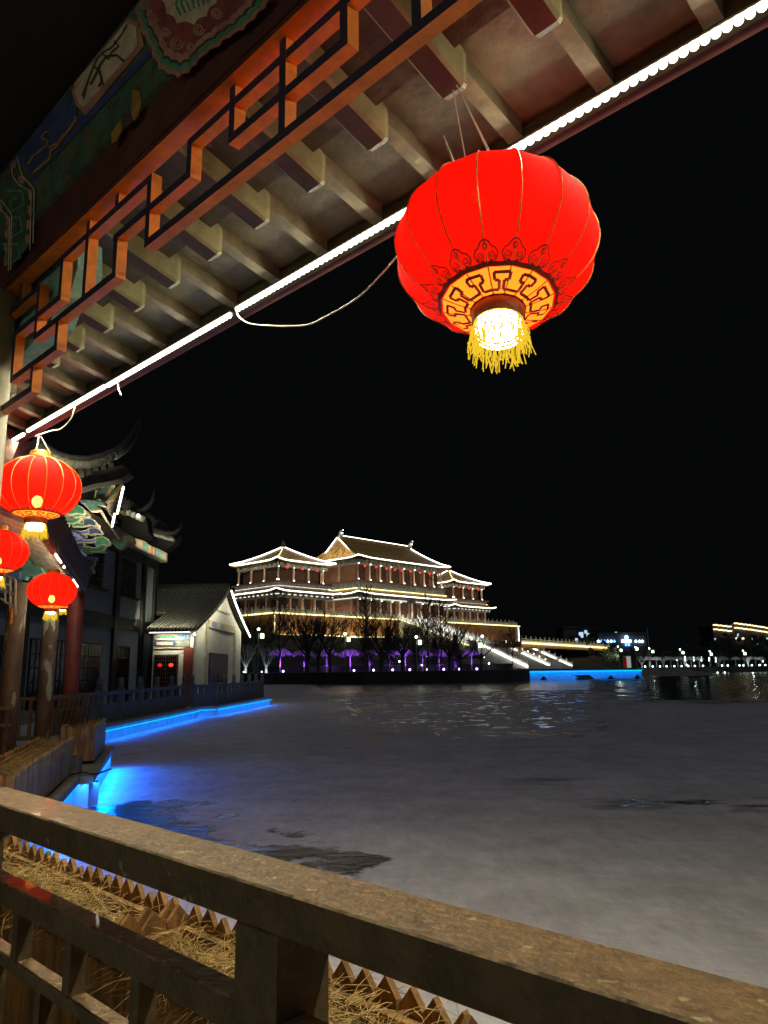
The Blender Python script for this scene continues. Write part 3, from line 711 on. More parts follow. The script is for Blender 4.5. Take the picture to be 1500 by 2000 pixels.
# ---------------------------------------------------------------- straw planters
def pickets(mb, F, u0, u1, v, z0, z1, axis='u', wd=.08, th=.018, rnd=None, mi=0):
    n = max(1, int(round(abs(u1 - u0) / wd))); w_ = (u1 - u0) / n
    for k in range(n):
        a, b = u0 + w_ * k + .002, u0 + w_ * (k + 1) - .002; j = rnd.uniform(-.014, .012); zz1 = z1 + j; hh = .045; tl = rnd.uniform(-.004, .004)
        P = [(a, z0), (b, z0), (b + tl, zz1 - hh), ((a + b) / 2 + tl, zz1), (a + tl, zz1 - hh)]
        if axis == 'u': mb.prism([fp(F, p, v, z) for p, z in P], F[2] * th, mi)
        else: mb.prism([fp(F, v, p, z) for p, z in P], F[1] * th, mi)
def straw(F, u0, u1, v0, v1, z, count, ln, rnd, hang=.0, rad=.0012):
    m_ = MB()
    m_.grid(lambda i, j: fp(F, u0 + (u1 - u0) * i, v0 + (v1 - v0) * j, z - .04 + rnd.uniform(-.015, .02)), 30, 8, 1)
    for k in range(count):
        cu, cv = rnd.uniform(u0, u1), rnd.uniform(v0, v1)
        if rnd.random() < .8:
            cl = rnd.randint(0, int((u1 - u0) / .13)); cu = cu * .45 + (u0 + cl * .13) * .55
        an = rnd.uniform(0, 2 * pi); L_ = ln * rnd.uniform(.4, 1.2); bend = rnd.uniform(-1.4, 1.4); p = fp(F, cu, cv, z + rnd.uniform(-.04, .015)); pts = [p]; el = rnd.uniform(.1, 1.0)
        for j in range(4):
            an += bend / 4; el -= rnd.uniform(.1, .5)
            p = p + Vector((cos(an) * cos(el), sin(an) * cos(el), sin(el))) * (L_ / 4)
            if p.z < z - .035: p.z = z - .035
            pts.append(p)
        m_.tube(pts, rad, 3, 0, rad * .5, cap=False)
    return m_
def planter(F, u0, u1, v0, v1, z0, z1, label, group, strawn, seed, straw_label, grey=False, out_sign=1):
    rnd = random.Random(seed); c = fp(F, (u0 + u1) / 2, (v0 + v1) / 2, z0)
    r = thing("straw_planter", c, label, "planter", group)
    m1 = m_picket
    for v, nm, mm in ((v0, "picket_side", m1), (v1 - .014, "picket_side", m_picketgrey if grey == 1 else m1)):
        mb = MB(); pickets(mb, F, u0, u1, v, z0 + .03, z1, 'u', rnd=rnd); mb.build(nm, mm if not (grey == 2 and v == v0) else m_picketgrey, r)
    for u in (u0 - .016, u1 + .002):
        mb = MB(); pickets(mb, F, v0, v1, u, z0 + .03, z1, 'v', rnd=rnd); mb.build("picket_end", m1, r)
    mb = MB()
    mb.box(F, u0 + .003, u1 - .003, v0 + .016, v0 + .045, z1 - .10, z1 - .06); mb.box(F, u0 + .003, u1 - .003, v1 - .045, v1 - .0155, z1 - .10, z1 - .06)
    mb.box(F, u0 + .003, u0 + .03, v0 + .046, v1 - .046, z1 - .10, z1 - .06); mb.box(F, u1 - .03, u1 - .003, v0 + .046, v1 - .046, z1 - .10, z1 - .06)
    mb.build("inner_frame", m1, r)
    st = straw(F, u0 + .02, u1 - .02, v0 + .02, v1 - .02, z1 - .06, strawn, .2, rnd)
    tag(st.build("straw", [m_straw, m_soil]), straw_label, "straw", kind="stuff")
    return r
PG = "straw filled picket planters along the quay"
zt_ = -.73
planter(GF, 2.40, 3.9, 1.11, 1.45, DK + .02, zt_, "straw filled picket planter behind the left end of the near railing", PG, 1000, 1, "dry straw heaped in the planter behind the left end of the railing")
planter(GF, 1.17, 2.34, 1.11, 1.45, DK + .02, zt_, "picket planter with loose straw directly behind the railing post", PG, 1500, 2, "loose curly straw in the planter behind the railing post")
planter(GF, -.3, 1.10, 1.11, 1.45, DK + .02, zt_, "picket planter seen under the top rail right of the railing post", PG, 1300, 3, "straw in the planter right of the railing post")
F2 = (flat(P3), Vector(((P4 - P3).x, (P4 - P3).y, 0)).normalized(), None); F2 = (F2[0], F2[1], Vector((-F2[1].y, F2[1].x, 0)))
d12 = flat(P2 - P1).normalized(); F1 = (flat(P1), d12, Vector((-d12.y, d12.x, 0)))
planter(F1, -1.9, 2.15, .12, .55, DK + .02, -.83, "long weathered planter with straw spilling over its grey picket side", PG, 1100, 4, "matted straw spilling from the long weathered planter", grey=2)
planter(F2, 1.5, 3.62, .12, .62, DK + .02, -.78, "farthest weathered planter at the quay corner with orange end boards", PG, 300, 5, "thin straw in the farthest planter at the quay corner", grey=2)

# ---------------------------------------------------------------- gallery, far bay
g2 = thing("far_gallery_bay", (-5.3, 11.5, DK), "farther bay of the wooden gallery with dark tiled eave and peeling columns", "gallery")
E0, E1_ = Vector((-2.3, 4.2, 1.4)), Vector((-5.22, 13.4, 1.4)); ed = flat(E1_ - E0).normalized(); inn = Vector((-ed.y, ed.x, 0))
E0 = E1_ - ed * 8.6
L8 = (E1_ - E0).length
mb = MB(); mb.prism([E0 + Vector((0, 0, .03)), E0 + inn * 1.8 + Vector((0, 0, .75)), E0 + inn * 1.8 + Vector((0, 0, .95)), E0 + Vector((0, 0, .3)), E0 - inn * .05 + Vector((0, 0, .24))], ed * L8)
for k in range(40):
    p = E0 + ed * (k + .5) * L8 / 40; mb.tube([p - inn * .06 + Vector((0, 0, .26)), p + inn * 1.7 + Vector((0, 0, .96))], .055, 6)
mb.build("tile_roof", m_g2roof, g2)
mb = MB(); mb.prism([E0 + Vector((0, 0, -.04)), E0 + inn * .03 + Vector((0, 0, -.04)), E0 + inn * .03 + Vector((0, 0, .08)), E0 + Vector((0, 0, .08))], ed * L8); mb.build("eave_fascia", m_redbeam, g2)
for k in range(30):
    p = E0 + ed * (k + .5) * L8 / 30; m_ = MB(); m_.beam(p + inn * .06 + Vector((0, 0, -.01)), p + inn * .55 + Vector((0, 0, .19)), .07, .07); m_.build("rafter", m_cream, g2)
mb = MB(); q = E0 + inn * .62 + Vector((0, 0, .0)); mb.prism([q, q + inn * .12, q + inn * .12 + Vector((0, 0, .25)), q + Vector((0, 0, .25))], ed * (L8 - .2)); mb.build("purlin_beam", m_greenb, g2)
def colp(px0, px1, Y, z0, z1, m, name="column"):
    x = (ray((px0 + px1) / 2, 1230) * Y).x; r_ = (px1 - px0) / 2 / 1500 * Y
    mb_ = MB(); mb_.tube([(x, Y, z0), (x, Y, z1)], r_, 16); return mb_.build(name, m, g2, smooth=True)
colp(12, 47, 10.7, DK, 1.25, m_column); colp(83, 112, 12.4, DK, 1.3, m_column); colp(131, 160, 13.2, DK, 1.33, m_columnred)
mb = MB(); mb.prism([pt(*p, 10.5) for p in ((36, 1098), (60, 1100), (78, 1108), (84, 1118), (70, 1124), (52, 1126), (48, 1132), (38, 1132))], (0, .1, 0)); mb.build("teal_beam_end", m_teal, g2)
mb = MB(); mb.prism([pt(*p, 10.45) for p in ((-30, 1090), (38, 1118), (38, 1132), (-30, 1106))], (0, .08, 0)); mb.build("painted_beam", m_bluec, g2)
mb = MB()
for pts in (((0, 1118), (30, 1132)), ((30, 1132), (30, 1200)), ((0, 1135), (20, 1144)), ((20, 1126), (20, 1195)), ((0, 1150), (30, 1162)), ((10, 1122), (10, 1178)), ((10, 1176), (30, 1186)), ((0, 1168), (10, 1174)), ((4, 1122), (4, 1150))):
    mb.beam(pt(*pts[0], 10.4), pt(*pts[1], 10.4), .02, .02)
mb.build("hanging_lattice", m_cream, g2)
mb = MB(); c0 = pt(23, 1190, 10.4); mb.lathe(c0, [(.0, -.22), (.022, -.2), (.026, -.17), (.016, -.14), (.022, -.12), (.022, .02)], 10, cap=True); mb.build("hanging_post_finial", m_orange, g2)
rb_ = thing("bench_railing", (-5.5, 12.5, DK), "small brown bench railing with slanted back between the peeling columns", "railing")
for (a, b, z) in (((-6.6, 12.2), (-5.2, 12.45), -.38), ((-5.2, 12.45), (-5.02, 13.4), -.36)):
    MB().beam((a[0], a[1], z), (b[0], b[1], z), .09, .05).build("top_rail", m_railside, rb_)
    MB().beam((a[0], a[1], z - .2), (b[0], b[1], z - .2), .05, .035).build("middle_rail", m_railside, rb_)
MB().box(WORLD, -6.6, -5.3, 12.1, 12.35, -.99, -.94).build("bench_seat", m_railside, rb_)
for k in range(9):
    x = -6.5 + k * .155; y = 12.22 + k * .028; MB().beam((x, y, -.94), (x, y, -.4), .05, .03).build("baluster", m_column, rb_)
for k in range(8):
    t = k / 7; MB().beam((-5.22 - .05 + .18 * t, 12.5 + .9 * t, -.95), (-5.2 + .18 * t + .06, 12.45 + .9 * t, -.4), .04, .03).build("baluster", m_railside, rb_)
rb2 = thing("side_railing", (-5.3, 10.4, DK), "short brown railing touching the left edge in front of the first peeling column", "railing")
MB().beam((-6, 10.3, -.44), (-4.98, 10.5, -.44), .1, .05).build("top_rail", m_rail, rb2)
MB().beam((-6, 10.3, -.66), (-4.98, 10.5, -.66), .05, .04).build("middle_rail", m_rail, rb2)
for k in range(5): MB().beam((-5.9 + k * .22, 10.32 + k * .04, DK), (-5.9 + k * .22, 10.32 + k * .04, -.46), .045, .03).build("baluster", m_railside, rb2)
# led under the far eave
r = thing("led_tube", E0 + ed * 5 + Vector((0, 0, -.03)), "lit LED tubes under the dark tiled eave of the far bay", "LED tube", "LED tubes under the gallery eave")
for a, b in ((3.9, 4.6), (5.0, 5.1), (6.6, 6.95), (7.15, 7.5)):
    MB().tube([E0 + ed * a + inn * .06 + Vector((0, 0, -.03)), E0 + ed * b + inn * .06 + Vector((0, 0, -.03))], .014, 6).build("led_beads", e_led, r)
area("led_light", E0 + ed * 2 + inn * .1 + Vector((0, 0, -.05)), E0 + ed * 8.2 + inn * .1 + Vector((0, 0, -.05)), .02, 14, WARM, inn + Vector((0, 0, -.5)), r)

# ---------------------------------------------------------------- second quay with stone balustrade
def X_at(px, Y): return ray(px, 1300).x * Y
QA = [(-14, 17), (-7.50, 17.5), (-7.45, 21.5), (-7.38, 30.9), (-7.55, 31.4), (-6.85, 31.9), (-6.2, 42.2), (-9, 46), (-16, 46)]
mb = MB(); mb.prism([Vector((x, y, WZ - .3)) for x, y in QA], (0, 0, .3 - WZ - 1.40)); 
q2 = thing("far_quay_wall", (-7.4, 24, WZ), "long pale quay wall below the stone balustrade with a glowing blue strip", "quay wall")
mb.build("wall_face", m_pool, q2)
for (a, b, pw_) in (((-7.37, 20.5), (-7.30, 30.7), 60), ((-7.45, 31.35), (-6.85, 31.75), 6), ((-6.80, 31.95), (-6.13, 42.0), 62)):
    a = Vector((a[0], a[1], -1.49)); b = Vector((b[0], b[1], -1.49)); t = (b - a).normalized(); nn = Vector((t.y, -t.x, 0))
    MB().tube([a + nn * .03, b + nn * .03], .014, 6).build("led_strip", e_blue, q2)
    area("blue_strip_light", a + nn * .05, b + nn * .05, .04, pw_ * .35, (0, .24, 1), -nn * .6 + Vector((0, 0, -1)), q2)
    area("blue_strip_light", a + nn * .12, b + nn * .12, .04, pw_ * .6, (0, .13, 1), nn * .6 + Vector((0, 0, -1)), q2)
    mb = MB(); mb.prism([a - nn * .5 + Vector((0, 0, .09)), b - nn * .5 + Vector((0, 0, .09)), b + nn * .02 + Vector((0, 0, .09)), a + nn * .02 + Vector((0, 0, .09))], (0, 0, .06))
    mb.build("coping", m_slab, q2)
def balustrade(pts, z0, label, cat="balustrade"):
    r = thing("stone_balustrade", (pts[0][0], pts[0][1], z0), label, cat, "stone balustrades along the far quay")
    for x, y in pts:
        m_ = MB(); m_.box(WORLD, x - .09, x + .09, y - .09, y + .09, z0, z0 + .98)
        m_.lathe((x, y, z0 + .98), [(.06, 0), (.10, .03), (.06, .07), (.09, .10), (.09, .24), (.05, .29), (.001, .30)], 8); m_.build("post", m_stone, r)
    for (x0, y0), (x1, y1) in zip(pts[:-1], pts[1:]):
        a = Vector((x0, y0, 0)); b = Vector((x1, y1, 0)); t = (b - a).normalized(); l = (b - a).length; nn = Vector((-t.y, t.x, 0)); F = (a, t, nn); m_ = MB()
        m_.box(F, .09, l - .09, -.06, .06, z0 + .02, z0 + .55); m_.box(F, .09, l - .09, -.07, .07, z0 + .80, z0 + .90)
        m_.box(F, .09, .25, -.05, .05, z0 + .55, z0 + .80); m_.box(F, l - .25, l - .09, -.05, .05, z0 + .55, z0 + .80); m_.box(F, l / 2 - .09, l / 2 + .09, -.05, .05, z0 + .55, z0 + .80)
        m_.box(F, .2, l - .2, -.068, .068, z0 + .14, z0 + .44); m_.build("panel", m_stone, r)
    return r
zq = -1.399
balustrade([(-7.72, y) for y in (17.8, 19.5, 21.2, 22.9, 24.7, 26.5, 28.3, 30.1)], zq, "grey carved stone balustrade in front of the dark timbered hall")
balustrade([(-7.72, 31.3), (-7.13, 32.0)], zq, "short blue lit balustrade panel facing the viewer between two longer runs")
balustrade([(-7.0 + .065 * k, 32.2 + 1.63 * k) for k in range(7)], zq, "farther stone balustrade with pale post caps below the gabled house")

# ---------------------------------------------------------------- timbered hall (side wall on x = -10.5)
HX = -10.5
hall = thing("timbered_hall", (HX, 28, -1.4), "tall dark timbered hall with white wall panels and painted eaves beside the gallery", "hall")
FH = (Vector((HX, 0, 0)), Vector((0, 1, 0)), Vector((-1, 0, 0)))
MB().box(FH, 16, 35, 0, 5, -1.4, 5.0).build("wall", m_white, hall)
MB().box(FH, 15.9, 35.1, -.25, -.005, -1.4, -1.1).build("plinth", m_slab, hall)
YH = lambda px: 10.5 * 1500 / (750 - px)
for a, b in ((16.5, 16.9), (22.2, 22.6), (26.0, 26.5), (29.7, 30.2), (33.0, 33.4), (34.7, 35.05)):
    MB().box(FH, a, b, -.12, .0, -1.39, 5.0).build("timber_post", m_timber, hall)
for z0, z1 in ((1.70, 2.16), (4.6, 5.0)):
    MB().box(FH, 16.2, 35.02, -.10, -.002, z0, z1).build("timber_beam", m_timber, hall)
def hwin(a, b, z0, z1, nm="window"):
    w_ = MB().box(FH, a - .05, b + .05, -.03, .0, z0 - .05, z1 + .05).build(nm, m_timber, hall)
    m_ = MB(); m_.box(FH, a, b, -.045, -.031, z0, z1); m_.build("pane", m_glassd, w_)
    m_ = MB(); k = int((b - a) / .28)
    for i in range(1, k): m_.box(FH, a + (b - a) * i / k - .015, a + (b - a) * i / k + .015, -.06, -.046, z0, z1)
    for i in range(1, 5): m_.box(FH, a, b, -.058, -.0465, z0 + (z1 - z0) * i / 5 - .015, z0 + (z1 - z0) * i / 5 + .015)
    m_.build("lattice", m_timber, w_)
    m_ = MB(); m_.box(FH, a - .25, b + .3, -.2, -.031, z0 - .12, z0 - .05); m_.build("sill", m_timber, w_)
for a, b in ((23.2, 25.4), (26.9, 28.4), (30.5, 32.2)): hwin(a, b, 3.1, 4.5)
for a, b in ((17.5, 21.5), (23.0, 25.4), (26.8, 28.6), (30.5, 31.9)): hwin(a, b, -1.05, 1.0, "door_window")
# eaves: painted board with pale rafter tails along the lake side
m_ = MB(); m_.box((Vector((-10.15, 0, 0)), Vector((0, 1, 0)), Vector((-1, 0, 0))), 24.6, 35.6, 0, .3, 5.02, 5.45); m_.build("painted_eave_board", m_cream, hall)
m_ = MB()
for k, (a, b, mm) in enumerate(((31.9, 32.6, 0), (33.0, 33.3, 1), (33.5, 33.8, 2), (34.0, 34.7, 0), (29.8, 30.3, 0), (28, 28.5, 2))):
    m_.box((Vector((-10.15, 0, 0)), Vector((0, 1, 0)), Vector((-1, 0, 0))), a, b, -.012, -.001, 5.08, 5.40, mm)
m_.build("painted_panel", [m_teal, m_orange, m_bluec], hall)
for k in range(18):
    y = 24.8 + k * .42; m_ = MB(); m_.beam((-9.35, y, 5.62), (-10.3, y, 5.98), .13, .12); m_.build("rafter", m_rafter, hall)
m_ = MB(); m_.prism([Vector((-9.2, 24.2, 5.70)), Vector((-12.8, 24.2, 7.2)), Vector((-12.8, 24.2, 7.45)), Vector((-9.1, 24.2, 5.98))], (0, 8.0, 0))
for k in range(20): m_.tube([(-9.1, 24.4 + k * .39, 5.98), (-12.8, 24.4 + k * .39, 7.47)], .09, 6)
m_.build("roof", m_tiledark, hall)
# end wall eave facing the viewer, sweeping up to its corner
def sweep(pts, Y0, Y1, r0, r1, nm, m, n=8):
    k = len(pts); P = [pt(x, y, Y0 + (Y1 - Y0) * i / (k - 1)) for i, (x, y) in enumerate(pts)]
    o_ = MB().tube(P, r0, n, 0, r1).build(nm, m, hall, smooth=True)
    if r0 > .1 and m is m_tile:
        q = MB()
        for i in range((k - 1) * 2 + 1):
            a = min(k - 2, i // 2); f_ = i / 2 - a; p = P[a].lerp(P[a + 1], f_); d_ = (P[a + 1] - P[a]).normalized() * .03; rr = (r0 + (r1 - r0) * i / (2 * k - 2)) * 1.16
            q.tube([p - d_, p + d_], rr, n)
        q.build("ridge_tile_rings", m, o_)
    return o_
sweep([(70, 868), (88, 884), (110, 897), (140, 906), (170, 908), (200, 901), (222, 890)], 21, 23.4, .16, .12, "hip_ridge", m_tile)
sweep([(70, 855), (90, 872), (112, 885), (140, 893), (170, 895), (200, 888), (228, 876), (250, 858), (264, 836), (270, 818)], 21.1, 24, .09, .07, "upswept_ridge", m_tiledark)  # dark tile for the unlit stretch of ridge, shade put into its colour
sweep([(222, 890), (245, 876), (262, 856), (272, 830), (272, 808)], 23.5, 24.2, .16, .06, "corner_horn", m_tiledark)  # horn darkened by its tile colour too, as if unlit
mb = MB()
for k in range(9):
    x = 96 + k * 15; y = 905 + 8 * sin(k / 8 * pi) ; P = [pt(x, y, 22 + k * .16), pt(x + 3, y + 16, 21.7 + k * .16)]
    mb.tube(P, .085, 8)
mb.build("eave_tile_ends", m_tile, hall)
mb = MB(); mb.prism([pt(*p, 22.5) for p in ((60, 900), (130, 915), (190, 920), (240, 908), (252, 925), (236, 935), (180, 946), (110, 968), (60, 985))], (0, .5, 0)); mb.build("end_fascia", m_soffit, hall)
# painted corner beams
def cut(pts, Y, th, m, nm, border=None, bw=2.2):
    if border is not None:
        cx = sum(p[0] for p in pts) / len(pts); cy = sum(p[1] for p in pts) / len(pts)
        mb_ = MB(); mb_.prism([pt(x, y, Y) for x, y in pts], (0, th, 0)); o_ = mb_.build(nm, border, hall)
        ins = []
        k = len(pts); ar = sum(pts[i][0] * pts[(i + 1) % k][1] - pts[(i + 1) % k][0] * pts[i][1] for i in range(k)); sg = 1 if ar > 0 else -1
        for i in range(k):
            x0, y0 = pts[i - 1]; x1, y1 = pts[i]; x2, y2 = pts[(i + 1) % k]
            l1 = math.hypot(x1 - x0, y1 - y0) or 1; l2 = math.hypot(x2 - x1, y2 - y1) or 1
            nx = -(y1 - y0) / l1 - (y2 - y1) / l2; ny = (x1 - x0) / l1 + (x2 - x1) / l2; l = math.hypot(nx, ny) or 1
            ins.append((x1 + sg * nx / l * bw, y1 + sg * ny / l * bw))
        mb_ = MB(); mb_.prism([pt(x, y, Y - .012) for x, y in ins], (0, .008, 0)); mb_.build("painted_face", m, o_)
        return o_
    mb_ = MB(); mb_.prism([pt(x, y, Y) for x, y in pts], (0, th, 0)); return mb_.build(nm, m, hall)
cut([(150, 966), (186, 956), (184, 976), (152, 976)], 23.6, .3, m_rafter, "corner_beam")
cut([(185, 976), (190, 958), (206, 952), (219, 944), (216, 952), (200, 970)], 23.5, .3, m_teal, "corner_beam", m_gold, 1.2)
cut([(196, 978), (214, 966), (226, 952), (238, 944), (226, 962), (206, 980)], 23.7, .2, m_greenb, "corner_beam", m_gold, 1.2)
cut([(152, 975), (186, 976), (204, 980), (204, 987), (190, 988), (196, 996), (184, 998), (176, 998), (168, 990)], 23.4, .25, m_teal, "corner_bracket", m_cream, 1.6)
cut([(156, 976), (167, 976), (168, 984), (158, 983)], 23.3, .05, m_bluec, "painted_tile", m_cream, 1)
cut([(212, 1048), (226, 1056), (236, 1062), (244, 1052), (246, 1062), (240, 1070), (232, 1073), (222, 1064), (212, 1054)], 26.5, .3, m_greenb, "corner_bracket", m_cream, 1.2)
cut([(238, 1046), (258, 1048), (264, 1062), (240, 1060)], 27, .2, m_rafter, "corner_beam", m_gold, 1)
def s_arm(x, y, l, h, Y, m):
    up = [(0, .1), (.25, .0), (.5, .22), (.68, .1), (.8, -.35), (.92, -.45), (1, -.1), (.97, .3), (.85, .75), (.6, 1.0), (.3, .95), (.0, 1.0)]
    cut([(x + a * l, y + b * h) for a, b in up], Y, .16, m, "bracket_arm", m_creamb, 1.5)
def leaf(x, y, l, h, Y, m):
    up = [(0, 0), (.5, -.1), (.75, .1), (.95, .45), (1, .8), (.85, 1), (.5, .85), (0, 1)]
    cut([(x + a * l, y + b * h) for a, b in up], Y, .16, m, "bracket_arm", m_creamb, 1.5)
P_ = lambda a, b: (a / 3.75, 800 + b / 3.75)
for i, (kind, x0, y0, x1, h, m) in enumerate((("L", 500, 700, 622, 70, m_greenb), ("L", 540, 745, 655, 45, m_greenb), ("S", 440, 790, 592, 45, m_greenb), ("S", 530, 825, 652, 35, m_greenb),
        ("L", 610, 800, 706, 55, m_bluep), ("S", 470, 880, 700, 36, m_bluec), ("L", 650, 868, 748, 50, m_bluep), ("S", 540, 945, 742, 32, m_bluec), ("L", 700, 935, 806, 65, m_greenb),
        ("S", 600, 1000, 778, 45, m_greenb), ("L", 610, 1030, 776, 18, m_greenb), ("S", 400, 840, 500, 40, m_greenb))):
    (a, b), (c_, d_) = P_(x0, y0), P_(x1, y0 + h); Yd = 24.2 + (y0 - 700) / 400 * 1.6
    (s_arm if kind == "S" else leaf)(a, b, c_ - a, d_ - b, Yd, m)
for x0, y0, x1, y1, m in ((420, 830, 480, 870, m_greenb), (570, 965, 612, 1005, m_bluep), (600, 1022, 665, 1055, m_greenb), (650, 890, 690, 920, m_cream), (590, 900, 625, 935, m_bluep), (700, 840, 720, 870, m_cream)):
    cut([P_(x0, y0), P_(x1, y0), P_(x1, y1), P_(x0, y1)], 24.6 + (y0 - 700) / 400, .2, m, "bracket_block", m_cream, 1.1)
cut([P_(430, 895), P_(545, 897), P_(580, 915), P_(580, 945), P_(550, 930), P_(440, 925)], 24.5, .3, m_bluec, "bracket_plate")
cut([P_(515, 985), P_(540, 985), P_(625, 1075), P_(698, 1075), P_(698, 1100), P_(620, 1100), P_(520, 1010)], 24.3, .3, m_bluec, "bracket_plate")
cut([P_(470, 950), P_(520, 935), P_(545, 965), P_(520, 1005), P_(490, 990)], 24.2, .2, m_teal, "bracket_foot", m_cream, 1)
cut([P_(600, 1115), P_(650, 1120), P_(690, 1100), P_(688, 1135), P_(670, 1150), P_(684, 1195), P_(640, 1205), P_(620, 1170)], 24.3, .2, m_greenb, "bracket_foot", m_cream, 1.2)
# eave soffit slats seen edge on + LED
for k in range(12):
    t = k / 11; a = pt(200 + 28 * t, 985 + 36 * t, 24.2 + 2 * t); b = pt(232 - 10 * t, 962 + 60 * t, 24.9 + 2.6 * t)
    MB().beam(a, b, .05, .05).build("rafter", m_rafterred, hall)
for k in range(16):
    t = k / 15; x = 196 + 38 * t; y = 996 + 58 * t; MB().beam(pt(x, y, 25 + 2.2 * t), pt(x + 3, y + 7, 25 + 2.2 * t), .08, .06).build("rafter_tail", m_cream, hall)
r = thing("eave_led_tube", pt(230, 985, 24.5), "white LED tubes standing out under the painted hall eave", "LED tube")
for a, b in (((241, 951), (229, 1003)), ((224, 1004), (219, 1028))):
    MB().tube([pt(*a, 24.3), pt(*b, 25.3)], .035, 6).build("led_beads", e_led, r)
area("led_light", pt(242, 952, 24.2), pt(220, 1028, 25.5), .06, 16, WARM, (-1, .1, -.1), r)
area("led_light", pt(90, 925, 21), pt(225, 915, 21.8), .06, 9, WARM, (0, 1, 1.6), r, 2.0)  # lamp added below the hip ridge to brighten its tiles, no tube there
area("led_light", pt(120, 1075, 22.6), pt(215, 1085, 23.4), .06, 34, WARM, (0, .8, 1.2), r, 2.0)  # added upward lamp that brightens the brackets, no tube there
area("led_light", Vector((-9.9, 31, 4.9)), Vector((-9.9, 35.4, 4.9)), .05, 9, WARM, (-.5, 0, 1), r, 1.3)  # lamp added to brighten the painted eave board
# two more upturned roof corners farther back
rc = thing("far_roof_corner", pt(320, 1040, 31.06), "farthest upturned tiled roof corner with a lit edge left of the black sky", "roof")
m_ = MB(); m_.tube([pt(288, 1030, 30.20), pt(305, 1037, 30.20), (pt(325, 1042, 30.20)), pt(342, 1041, 30.20), pt(352, 1032, 30.20), pt(355, 1020, 30.20)], .16, 8, 0, .04); m_.build("ridge", m_tiledark, rc, smooth=True)
m_ = MB(); m_.prism([pt(*p, 30.5) for p in ((288, 1038), (310, 1044), (335, 1050), (348, 1046), (345, 1058), (333, 1068), (322, 1076), (288, 1062))], (0, .6, 0)); m_.build("gable_board", m_timber, rc)
m_ = MB()
for k in range(9): m_.tube([pt(293 + k * 5.4, 1038 + k * 1.5, 30.20), pt(294 + k * 5.4, 1043 + k * 1.5, 30.03)], .07, 8)
m_.build("eave_tile_ends", m_tile, rc); area("led_light", pt(290, 1052, 29.51), pt(338, 1060, 29.51), .05, 5, WARM, (0, .6, 1), rc)
rc = thing("mid_roof_corner", pt(265, 1000, 27.40), "middle upturned tiled roof corner with a lit tip beside the hall eave", "roof")
m_ = MB(); m_.tube([pt(236, 996, 27.40), pt(258, 1002, 27.40), pt(280, 998, 27.40), pt(296, 982, 27.40), pt(302, 958, 27.40)], .2, 8, 0, .05); m_.build("ridge", m_tiledark, rc, smooth=True)
m_ = MB()
for k in range(4): m_.tube([pt(243 + k * 9, 997 + k * 4, 27.14), pt(252 + k * 9, 1002 + k * 4, 26.97)], .11, 8)
m_.build("eave_tile_ends", m_tile, rc); m_ = MB(); m_.ball(pt(270, 1007, 26.80), .06); m_.build("spot_lamp", e_led, rc)
m_ = MB(); m_.prism([pt(*p, 27.6) for p in ((240, 1004), (262, 1012), (286, 1010), (290, 1040), (300, 1052), (290, 1056), (255, 1046), (236, 1036))], (0, .6, 0)); m_.build("gable_board", m_timber, rc)
area("led_light", pt(244, 1014, 26.54), pt(280, 1020, 26.54), .05, 4, WARM, (0, .6, 1), rc)

# ---------------------------------------------------------------- small gabled house
hs = thing("gabled_house", (-9.5, 38, -1.4), "small white house with grey ribbed tile roof, painted beams and lit gable", "house")
FX0, FX1, FY0, FY1 = -9.85, -8.14, 33.0, 43.8
mid = 39.0
def rz(Y):
    t = abs(Y - mid) / (mid - 32.4); t = min(t, 1.05); return 4.15 - 2.38 * (t ** .8)
MB().box(WORLD, FX0, FX1, FY0, FY1, -1.4, 1.62).build("wall", m_whitew, hs)
gb = MB(); ys = [33, 34.5, 36, 37.5, 39, 40.5, 42, 43.8]
gb.prism([Vector((FX1 - .3, 33, 1.621))] + [Vector((FX1 - .3, y, rz(y) - .12)) for y in ys] + [Vector((FX1 - .3, 43.8, 1.621))], (.3, 0, 0)); gb.build("gable_wall", m_whitew, hs)
rf = MB()
yy = [32.4 + (mid - 32.4) * i / 8 for i in range(9)] + [mid + 6.0 * i / 8 for i in range(1, 9)]
rf.prism([Vector((-9.98, y, rz(y) - .08)) for y in yy] + [Vector((-9.98, y, rz(y) + .04)) for y in reversed(yy)], (9.98 - 7.86, 0, 0))
yb = [35.15] + [y for y in yy if y > 35.3]
rf.prism([Vector((-13.2, y, rz(y) - .08)) for y in yb] + [Vector((-13.2, y, rz(y) + .04)) for y in reversed(yb)], (13.2 - 9.981, 0, 0)); rfo = rf.build("roof", m_tiledark, hs)
rb_ = MB()
for k in range(14):
    x = -9.93 + k * .155
    rb_.tube([Vector((x, y, rz(y) + .05)) for y in yy[:9]], .044, 6)
for k in range(1, 21): rb_.tube([Vector((-9.93 - k * .155, y, rz(y) + .05)) for y in yb if y <= mid + .1], .044, 6)
rb_.build("tile_ribs", m_tile, rfo)
rb_ = MB()
for k in range(14): rb_.tube([Vector((-9.93 + k * .155, 32.36, rz(32.4))), Vector((-9.93 + k * .155, 32.44, rz(32.4)))], .058, 8)
rb_.build("eave_tile_ends", m_cream, rfo)
rb_ = MB(); rb_.tube([Vector((-13.1, mid, 4.28)), Vector((-7.9, mid, 4.28))], .14, 8); rb_.build("ridge", m_tiledark, rfo)
FHs = (Vector((0, 33, 0)), Vector((1, 0, 0)), Vector((0, -1, 0)))
bm_ = MB().box(FHs, -9.84, -8.3, .002, .10, 1.34, 1.60).build("painted_beam", m_bluec, hs)
mm_ = MB()
